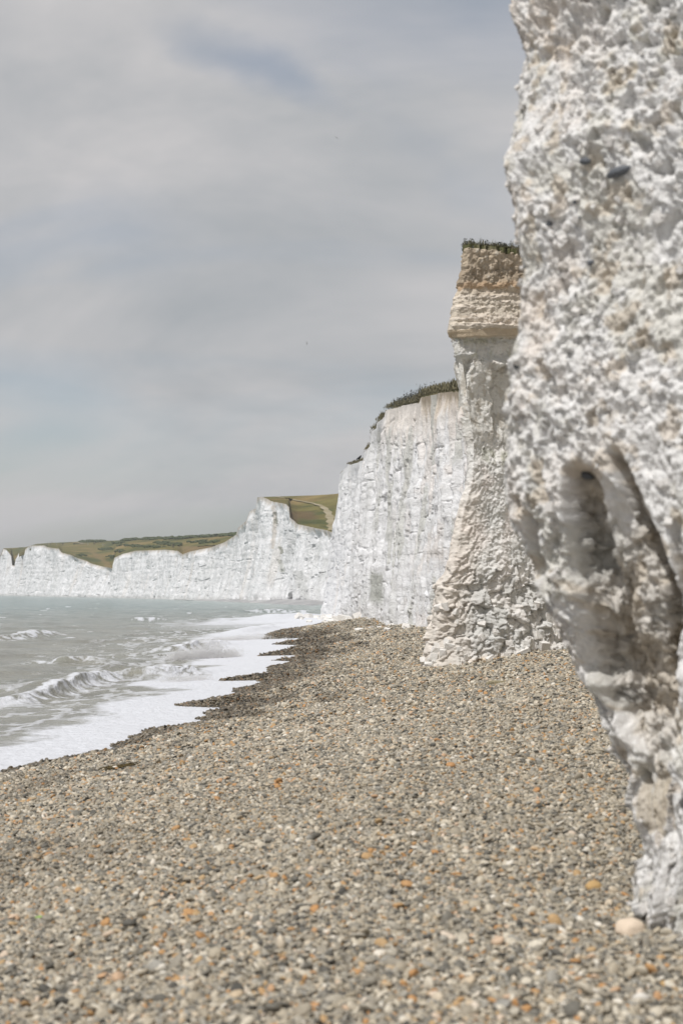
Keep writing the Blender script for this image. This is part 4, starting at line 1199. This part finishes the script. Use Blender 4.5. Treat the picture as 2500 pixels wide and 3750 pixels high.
carve([(2470, 2150), (2480, 2300), (2490, 2450)], [26, 34, 24], [0.07, 0.13, 0.06])
carve([(2395, 2660), (2430, 2760), (2445, 2860)], [26, 34, 20], [0.07, 0.11, 0.04])
deepm = sstep(0.05, 0.2, scoop)
sfa, _a, _b = facets(q * np.array([6.0, 4.5, 4]) + 0.3 * n_big[..., None], 335, 1.2)
relief = relief * (1 - 0.45 * deepm) + deepm * (0.04 * fbm(q * np.array([4, 2.2, 1]), 331, 5) + 0.02 * sfa)
lower = sstep(2650, 2900, PYp)
fcl, ecl, ccl = facets(q * np.array([5.0, 4.0, 3]) + 0.2 * n_big[..., None], 333)
relief = relief + lower * (0.09 * fcl)
relief = relief - scoop
NG = np.stack([NX - inx * relief, NY - iny * relief, Zn], -1)
# rough rock inside the hollows, along the true normal
n0 = np.cross(np.gradient(NG, axis=1), np.gradient(NG, axis=0)); n0 /= np.linalg.norm(n0, axis=-1)[..., None] + 1e-9
n0 *= np.sign(-(n0 * (NG - np.array([0, 0, EYE]))).sum(-1))[..., None]
for _ in range(6):
    n0[1:-1, 1:-1] = (n0[1:-1, 1:-1] + n0[2:, 1:-1] + n0[:-2, 1:-1] + n0[1:-1, 2:] + n0[1:-1, :-2]) / 5
hf1, _a, _b = facets(NG * 7.0, 336, 1.0); hf2, _a, _b = facets(NG * 17.0, 337, 1.0); hf3, _a, _b = facets(NG * 38.0, 338, 1.0)
NG = NG + n0 * (deepm * (0.035 * hf1 + 0.026 * hf2 + 0.012 * hf3 + 0.03 * fbm(NG * 4, 339, 4)))[..., None]
ncol = np.broadcast_to(np.array([0.775, 0.765, 0.75]), NG.shape).copy()
m1 = fbm(q * 2.2, 341, 5); m2 = fbm(q * 7, 343, 4)
ncol = mix(ncol, np.array([0.74, 0.675, 0.61]), 0.8 * sstep(-0.05, 0.25, m1) * sstep(2350, 1950, PXn))
ncol = mix(ncol, np.array([0.62, 0.60, 0.53]), 0.55 * sstep(0.02, 0.22, -m1 + 0.4 * m2))
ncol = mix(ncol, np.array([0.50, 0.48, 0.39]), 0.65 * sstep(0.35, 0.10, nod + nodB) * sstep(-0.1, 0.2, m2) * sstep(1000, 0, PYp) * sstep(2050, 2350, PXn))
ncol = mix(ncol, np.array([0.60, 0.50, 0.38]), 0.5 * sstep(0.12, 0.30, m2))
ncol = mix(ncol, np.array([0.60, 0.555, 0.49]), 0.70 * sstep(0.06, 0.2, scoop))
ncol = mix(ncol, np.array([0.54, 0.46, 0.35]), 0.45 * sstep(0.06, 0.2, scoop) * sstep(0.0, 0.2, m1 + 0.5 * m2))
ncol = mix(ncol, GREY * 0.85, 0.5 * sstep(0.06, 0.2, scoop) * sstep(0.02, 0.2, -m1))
ncol = mix(ncol, np.array([0.52, 0.46, 0.37]), lower * 0.8 * (_f(ccl, 9) > 0.78) * sstep(0.05, 0.12, ecl))
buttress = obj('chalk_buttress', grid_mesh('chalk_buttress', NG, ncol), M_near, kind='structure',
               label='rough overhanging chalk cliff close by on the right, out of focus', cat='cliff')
nnrm = np.cross(np.gradient(NG, axis=1), np.gradient(NG, axis=0))
nnrm /= np.linalg.norm(nnrm, axis=-1)[..., None] + 1e-9
nnrm *= np.sign(-(nnrm * (NG - np.array([0, 0, EYE]))).sum(-1))[..., None]
top = NG[:, 0]
obj('turf', grid_mesh('turf', np.stack([top, top * np.array([1, 1, 0]) + np.array([6, 3, 0]) + np.array([0, 0, 1]) * (top[:, 2:] + 0.4)], 1), np.broadcast_to(TURF, (len(top), 2, 3))), M_turf, buttress)
NPX, NPY = proj(NG)
def at_px(x, y, face_t=True):
    d_ = (NPX - x) ** 2 + (NPY - y) ** 2 + (tb[:, None] < -0.06) * 1e6
    return np.unravel_index(np.argmin(d_), d_.shape)

def lump_mesh(k, rough=0.28):
    q_ = IV2 * (1 + rough * perlin(IV2 * 1.5 + k * 5.3, k + 7)[:, None] + 0.14 * perlin(IV2 * 3.6 + k, k + 70)[:, None])
    return mesh_np('lump', q_ * np.array([1.0, 0.85, 0.8]), IF2)
lm = [lump_mesh(k) for k in range(8)]
for m_ in lm:
    m_.materials.append(M_lump)
lmb = [block_mesh(k + 40) for k in range(8)]
for m_ in lmb:
    m_.name = 'chalk_lump'; m_.materials.clear(); m_.materials.append(M_lump)
r = np.random.default_rng(99)
cnt = 0
while cnt < 240:
    x, y = r.uniform(1860, 2490), r.uniform(20, 3450)
    i, j = at_px(x, y)
    if (NPX[i, j] - x) ** 2 + (NPY[i, j] - y) ** 2 > 400 or scoop[i, j] > 0.015:
        continue
    s = r.uniform(0.008, 0.018) * (1.4 if r.random() < 0.10 else 1)
    o = obj('chalk_lump', lmb[int(r.integers(8))], None, buttress)
    o.location = NG[i, j] + nnrm[i, j] * s * r.uniform(-0.6, -0.1)
    o.rotation_euler = r.uniform(0, 6.28, 3); o.scale = (s * r.uniform(0.8, 1.3), s, s * r.uniform(0.8, 1.3))
    cnt += 1
fm = [lump_mesh(k + 30, 0.35) for k in range(3)]
for m_ in fm:
    m_.materials.append(M_flint)
for x, y, s, wd in ((2140, 595, 0.028, 1.3), (2268, 632, 0.040, 1.7), (2010, 825, 0.024, 0.8), (2166, 965, 0.024, 0.9), (1921, 980, 0.024, 0.6), (1885, 1335, 0.034, 0.9), (2135, 1735, 0.036, 1.5),
                    (2340, 2565, 0.014, 1.0), (2105, 735, 0.018, 0.7), (2120, 800, 0.012, 0.6), (2120, 1570, 0.011, 1.0)):
    i, j = at_px(x, y)
    o = obj('flint_nodule', fm[int(r.integers(3))], None, buttress, label='dark blue grey flint set in the chalk')
    o.location = NG[i, j] + nnrm[i, j] * s * 0.25
    o.scale = (s * wd, s * 0.8, s * 0.75); o.rotation_euler = (r.normal(0, 0.3), r.normal(0, 0.3), -0.7)

# ------------------------------------------------------------------ loose things on the beach
def ground(px_, py_):
    p0 = Pz(px_, py_, 1.2)
    for _ in range(25):
        z = float(beach_z(np.array([p0[0]]), np.array([p0[1]]))[0])
        p0 = 0.5 * p0 + 0.5 * Pz(px_, py_, z)
    return p0
def stone(name, label, px_, py_, w_px, flat, k, mat, rot=0.0, aspect=0.7, cat='stone', group=None, V=IV3, F=IF3):
    p0 = ground(px_, py_)
    s = w_px / FPX * p0[1] / 2
    q_ = V * (1 + 0.30 * perlin(V * 1.2 + k * 9.1, k)[:, None] + 0.13 * fbm(V * 3.0 + k, k + 5, 3)[:, None])
    me = mesh_np(name, q_ * np.array([1, aspect, flat]), F)
    o = obj(name, me, mat, label=label, cat=cat, group=group)
    o.location = (p0[0], p0[1], p0[2] + s * flat * 0.45); o.scale = (s, s, s); o.rotation_euler = (0.05 * (k % 3), 0.06, rot)
    return o
M_cream = plain_mat('cream_chalk_stone', (0.72, 0.60, 0.47), (0.64, 0.53, 0.41), 14, 0.9, 0.004)
M_orange = plain_mat('ochre_stone', (0.58, 0.42, 0.20), (0.46, 0.27, 0.11), 20, 0.7, 0.003)
M_brownstone = plain_mat('brown_stone', (0.36, 0.32, 0.21), (0.16, 0.135, 0.085), 8, 0.85, 0.02)
M_whitestone = plain_mat('white_stone', (0.70, 0.67, 0.61), (0.60, 0.56, 0.50), 8, 0.85, 0.004)
M_redstone = plain_mat('red_stone', (0.42, 0.12, 0.05), (0.34, 0.16, 0.08), 20, 0.7, 0.002)
M_darkstone = plain_mat('dark_stone', (0.075, 0.075, 0.072), (0.12, 0.118, 0.11), 20, 0.6, 0.003)
stone('boulder', 'pale cream chalk stone at the foot of the near cliff', 2310, 3420, 118, 0.62, 1, M_cream, 0.4)
stone('stone', 'ochre yellow stone on the shingle left of the near cliff', 2172, 3258, 66, 0.62, 2, M_orange, 0.5)
stone('stone', 'pitted brown rock lying on the shingle before the headland', 1818, 2510, 78, 0.34, 3, M_brownstone, 0.1)
stone('stone', 'dark flat stone on the shingle to the right of the brown rock', 2068, 2566, 36, 0.30, 4, M_darkstone, 0.2)
stone('stone', 'white flat slab in the dark wet shingle near the surf', 1222, 2408, 28, 0.30, 5, M_whitestone)
stone('stone', 'small white stone on the shingle below the headland corner', 1440, 2592, 20, 0.5, 6, M_whitestone)
stone('stone', 'small black rock beside the headland on the upper shingle', 1532, 2328, 10, 0.8, 7, M_darkstone)
stone('stone', 'black lump against the side of the headland', 1566, 2296, 14, 0.5, 8, M_darkstone)
stone('stone', 'bright orange pebble near the left edge below the surf', 65, 2955, 20, 0.6, 9, M_orange)
stone('stone', 'rust red pebble at the left edge of the beach', 40, 3074, 18, 0.6, 10, M_redstone)
stone('stone', 'yellow ochre lump low down near the right corner', 2440, 3618, 70, 0.5, 11, M_orange, 0.3)
stone('stone', 'cream stone low in the right corner below the near cliff', 2345, 3668, 70, 0.6, 12, M_whitestone, 0.3)

def strand(name, label, pts, n, rad, mat, cat, seed, spread=0.03):
    """a tangle of wet strands lying on the stones"""
    r = np.random.default_rng(seed)
    p = np.array([ground(*a) for a in pts])
    Vs, Fs, o = [], [], 0
    for k in range(n):
        t = np.linspace(r.uniform(0, 0.35), r.uniform(0.6, 1.0), 14)
        c = np.stack([np.interp(t, np.linspace(0, 1, len(p)), p[:, a]) for a in range(3)], -1)
        c[:, :2] += np.cumsum(r.normal(0, spread, (14, 2)), 0) * 0.6 + r.normal(0, spread * 1.5, 2)
        c[:, 2] = beach_z(c[:, 0], c[:, 1]) + rad * r.uniform(0.8, 3.0) + 0.012
        for j, a_ in enumerate(np.linspace(0, 2 * math.pi, 5)[:-1]):
            w_ = rad * (0.4 + np.sin(np.linspace(0.2, 2.9, 14)))
            Vs.append(c + np.stack([np.cos(a_) * w_ * 0.7, np.cos(a_) * w_ * 0.7, np.sin(a_) * w_], -1))
        i_ = np.arange(14)
        for j in range(4):
            j2 = (j + 1) % 4
            Fs.append(np.stack([o + j * 14 + i_[:-1], o + j2 * 14 + i_[:-1], o + j2 * 14 + i_[1:], o + j * 14 + i_[1:]], -1))
        o += 56
    return obj(name, mesh_np(name, np.concatenate(Vs), np.concatenate(Fs)), mat, label=label, cat=cat)
strand('seaweed', 'brown strand of seaweed on the shingle just above the surf', [(365, 2826), (410, 2820), (450, 2812), (500, 2800)], 26, 0.008, M_weedwet, 'seaweed', 3, 0.022)
strand('seaweed', 'dark wisp of seaweed in front of the headland foot', [(1850, 2500), (1890, 2492), (1935, 2484)], 9, 0.006, M_weedwet, 'seaweed', 4, 0.012)
strand('seaweed', 'short dark weed on the shingle left of the brown rock', [(1535, 2518), (1565, 2514), (1600, 2508)], 8, 0.008, M_weedwet, 'seaweed', 6, 0.012)
strand('seaweed', 'patch of dark weed on the upper shingle before the white cliff', [(1380, 2370), (1392, 2366), (1405, 2364)], 8, 0.010, M_weedwet, 'seaweed', 8, 0.02)
strand('seaweed', 'broad dark drift of weed left of the headland corner', [(1390, 2450), (1430, 2440), (1470, 2432)], 16, 0.012, M_weedwet, 'seaweed', 9, 0.04)

g0 = ground(150, 3378)
a_ = np.linspace(-1, 1, 9)
lw = 0.011 * np.cos(a_ * 1.45)
leafV = np.stack([np.stack([a_ * 0.034, s_ * lw, 0.010 * (1 - a_ ** 2) - 0.004 * abs(s_) + t_], -1) for t_ in (0.0, -0.0012) for s_ in (-1, 0, 1)], 1)
leafF = np.concatenate([grid_faces(9, 6)])
lf = obj('leaf', mesh_np('leaf', leafV, leafF), M_leaf, label='bright green leaf lying on the pebbles at lower left', cat='leaf')
lf.location = (g0[0], g0[1], g0[2] + 0.028); lf.rotation_euler = (0.25, 0.1, 0.2)

# ------------------------------------------------------------------ birds and walkers
def gull(label, px_, py_, d, bank, head, span=1.3):
    c = P(px_, py_, d)
    root = obj('gull', None, label=label, cat='bird')
    root.location = c; root.rotation_euler = (0, bank, head)
    t = np.linspace(0, 1, 12); a = np.linspace(0, 2 * math.pi, 11)[:-1]
    rad = 0.075 * np.sin(np.pi * np.clip(t, 0.02, 0.98)) ** 0.7 * (1 + 0.3 * np.sin(t * 6))
    B = np.stack([np.stack([np.cos(x) * rad, (t - 0.45) * 0.55, np.sin(x) * rad], -1) for x in a] , 0)
    B = np.concatenate([B, B[:1]], 0)
    obj('body', grid_mesh('body', B), M_gull, root)
    for s in (-1, 1):
        u = np.linspace(0, 1, 12)
        xs = s * span / 2 * u; up = 0.10 * np.sin(u * 2.2) - 0.10 * u ** 2
        lead = 0.08 + 0.05 * np.sin(u * 3.1) - 0.14 * u ** 2; ch = 0.17 * (1 - 0.8 * u ** 1.8)
        Wt = np.stack([np.stack([xs, lead - ch * f, up + h], -1) for f, h in ((0, 0), (0.35, 0.012), (1, 0), (0.35, -0.008), (0, 0))], 1)
        obj('wing', grid_mesh('wing', Wt), M_gull, root)
    tl = np.array([[[-0.03, -0.25, 0.008], [0.03, -0.25, 0.008]], [[-0.07, -0.42, 0.004], [0.07, -0.42, 0.004]], [[-0.07, -0.42, -0.004], [0.07, -0.42, -0.004]], [[-0.03, -0.25, -0.008], [0.03, -0.25, -0.008]]])
    obj('tail', grid_mesh('tail', tl), M_gull, root)
gull('gull gliding high in the grey sky beside the near cliff', 1232, 505, 330, math.radians(32), math.radians(20))
gull('tiny distant gull lower in the sky above the bay', 1123, 1257, 420, math.radians(70), math.radians(60))

def skinned(name, pts, edges, radii, mat, sub=1):
    me = bpy.data.meshes.new(name)
    me.from_pydata(pts, edges, [])
    o = bpy.data.objects.new(name, me); COL.objects.link(o)
    o.modifiers.new('s', 'SKIN')
    for v, rr in zip(me.skin_vertices[0].data, radii):
        v.radius = (rr, rr)
    me.skin_vertices[0].data[0].use_root = True
    if sub:
        o.modifiers.new('u', 'SUBSURF').levels = sub
    dg = bpy.context.evaluated_depsgraph_get()
    m2 = bpy.data.meshes.new_from_object(o.evaluated_get(dg))
    bpy.data.objects.remove(o)
    m2.name = name
    m2.materials.clear(); m2.materials.append(mat)
    for p_ in m2.polygons:
        p_.use_smooth = True
    return m2
crow_me = skinned('bird', [(0, 0, 0.17), (0, 0.07, 0.22), (0, 0.10, 0.29), (0, 0.15, 0.30), (0, -0.10, 0.12), (0, -0.20, 0.05), (0.03, 0.0, 0.09), (0.03, 0.02, 0.0), (-0.03, 0.0, 0.09), (-0.03, 0.02, 0.0)],
                  [(0, 1), (1, 2), (2, 3), (0, 4), (4, 5), (0, 6), (6, 7), (0, 8), (8, 9)], [0.075, 0.06, 0.042, 0.010, 0.05, 0.02, 0.02, 0.008, 0.02, 0.008], M_crow)
cb = obj('bird', crow_me, None, label='dark bird perched on the edge of the white cliff', cat='bird')
i = int(np.argmin(np.abs(px2 - 1315)))
cb.location = (T2[i, 0], T2[i, 1] + 0.1, T2[i, 2] + 0.10); cb.rotation_euler = (0, 0, -1.1); cb.scale = (1.5,) * 3

M_cl = [plain_mat('clothes', c) for c in ((0.05, 0.055, 0.07), (0.04, 0.04, 0.045), (0.30, 0.28, 0.26), (0.10, 0.08, 0.09), (0.42, 0.42, 0.42))]
ppts = [(0, 0, 0.95), (0, 0, 1.2), (0, 0, 1.42), (0, 0, 1.52), (0, 0.01, 1.66), (-0.10, 0, 0.88), (-0.12, 0.10, 0.48), (-0.12, 0.02, 0.06), (-0.12, 0.14, 0.04), (0.10, 0, 0.88), (0.12, -0.02, 0.48), (0.12, -0.18, 0.08), (0.12, -0.07, 0.04),
        (-0.19, 0, 1.40), (-0.25, -0.06, 1.12), (-0.24, 0.04, 0.88), (0.19, 0, 1.40), (0.25, 0.08, 1.12), (0.24, 0.14, 0.90)]
pedg = [(0, 1), (1, 2), (2, 3), (3, 4), (0, 5), (5, 6), (6, 7), (7, 8), (0, 9), (9, 10), (10, 11), (11, 12), (2, 13), (13, 14), (14, 15), (2, 16), (16, 17), (17, 18)]
prad = [0.14, 0.13, 0.13, 0.06, 0.105, 0.09, 0.065, 0.045, 0.035, 0.09, 0.065, 0.045, 0.035, 0.06, 0.048, 0.035, 0.06, 0.048, 0.035]
pmes = []
for m_ in M_cl:
    pmes.append(skinned('person', ppts, pedg, prad, m_, 1))
G_W = 'walkers on the far downs'
for px_, py_, k, on, lab in (
        (175, 1994, 0, onB, 'walker in dark clothes, leftmost on the far ridge'), (186, 1995, 1, onB, 'walker just right of the leftmost one on the far ridge'), (192, 1990, 3, onB, 'third walker of the leftmost knot on the far ridge'),
        (208, 1996, 4, onB, 'walker in pale clothes on the far ridge'), (230, 1996, 1, onB, 'dark figure between the two knots of walkers'), (234, 1994, 3, onB, 'figure beside the dark one between the two knots of walkers'),
        (271, 1996, 0, onB, 'left one of the pair of walkers left of the chalk track'), (275, 1995, 1, onB, 'right one of the pair of walkers left of the chalk track'),
        (344, 1996, 1, onB, 'left walker of the pair right of the chalk track'), (348, 1995, 3, onB, 'right walker of the pair right of the chalk track'), (323, 1998, 4, onB, 'single pale walker right below the chalk track'),
        (377, 1999, 4, onB, 'pale walker by the scrub right of the track'), (383, 1999, 2, onB, 'grey walker by the scrub right of the track'),
        (436, 2027, 2, onB, 'left walker at the edge of the low flat cliff'), (439, 2026, 0, onB, 'right walker at the edge of the low flat cliff'),
        (632, 2006, 0, onB, 'left walker of the couple on the low down'), (636, 2006, 1, onB, 'right walker of the couple on the low down')):
    o = obj('person', pmes[k], None, label=lab, cat='person', group=G_W)
    o.location = on(np.array(float(px_)), np.array(float(py_))); o.rotation_euler = (0, 0, random.uniform(0, 6.28))

# ------------------------------------------------------------------ haze
def haze_box():
    m = bpy.data.materials.new('haze'); m.use_nodes = True
    nt = m.node_tree; nt.nodes.clear()
    out = nt.nodes.new('ShaderNodeOutputMaterial'); v = nt.nodes.new('ShaderNodeVolumePrincipled')
    v.inputs['Color'].default_value = (0.86, 0.91, 0.97, 1)
    v.inputs['Density'].default_value = 0.00024
    v.inputs['Anisotropy'].default_value = 0.1
    nt.links.new(v.outputs[0], out.inputs['Volume'])
    x0, x1, y0, y1, z0, z1 = -9500, 2500, -60, 9300, -3.0, 95.0
    V = [(x, y, z) for x in (x0, x1) for y in (y0, y1) for z in (z0, z1)]
    F = [(0, 1, 3, 2), (4, 6, 7, 5), (0, 4, 5, 1), (2, 3, 7, 6), (0, 2, 6, 4), (1, 5, 7, 3)]
    obj('haze', mesh_np('haze', V, F, smooth=False), m, kind='stuff', label='thin sea haze over the bay', cat='haze')
HAZE = True
if HAZE:
    haze_box()
print('tris', sum(len(o.data.loop_triangles) if not o.data.calc_loop_triangles() else 0 for o in sc.objects if o.type == 'MESH'))
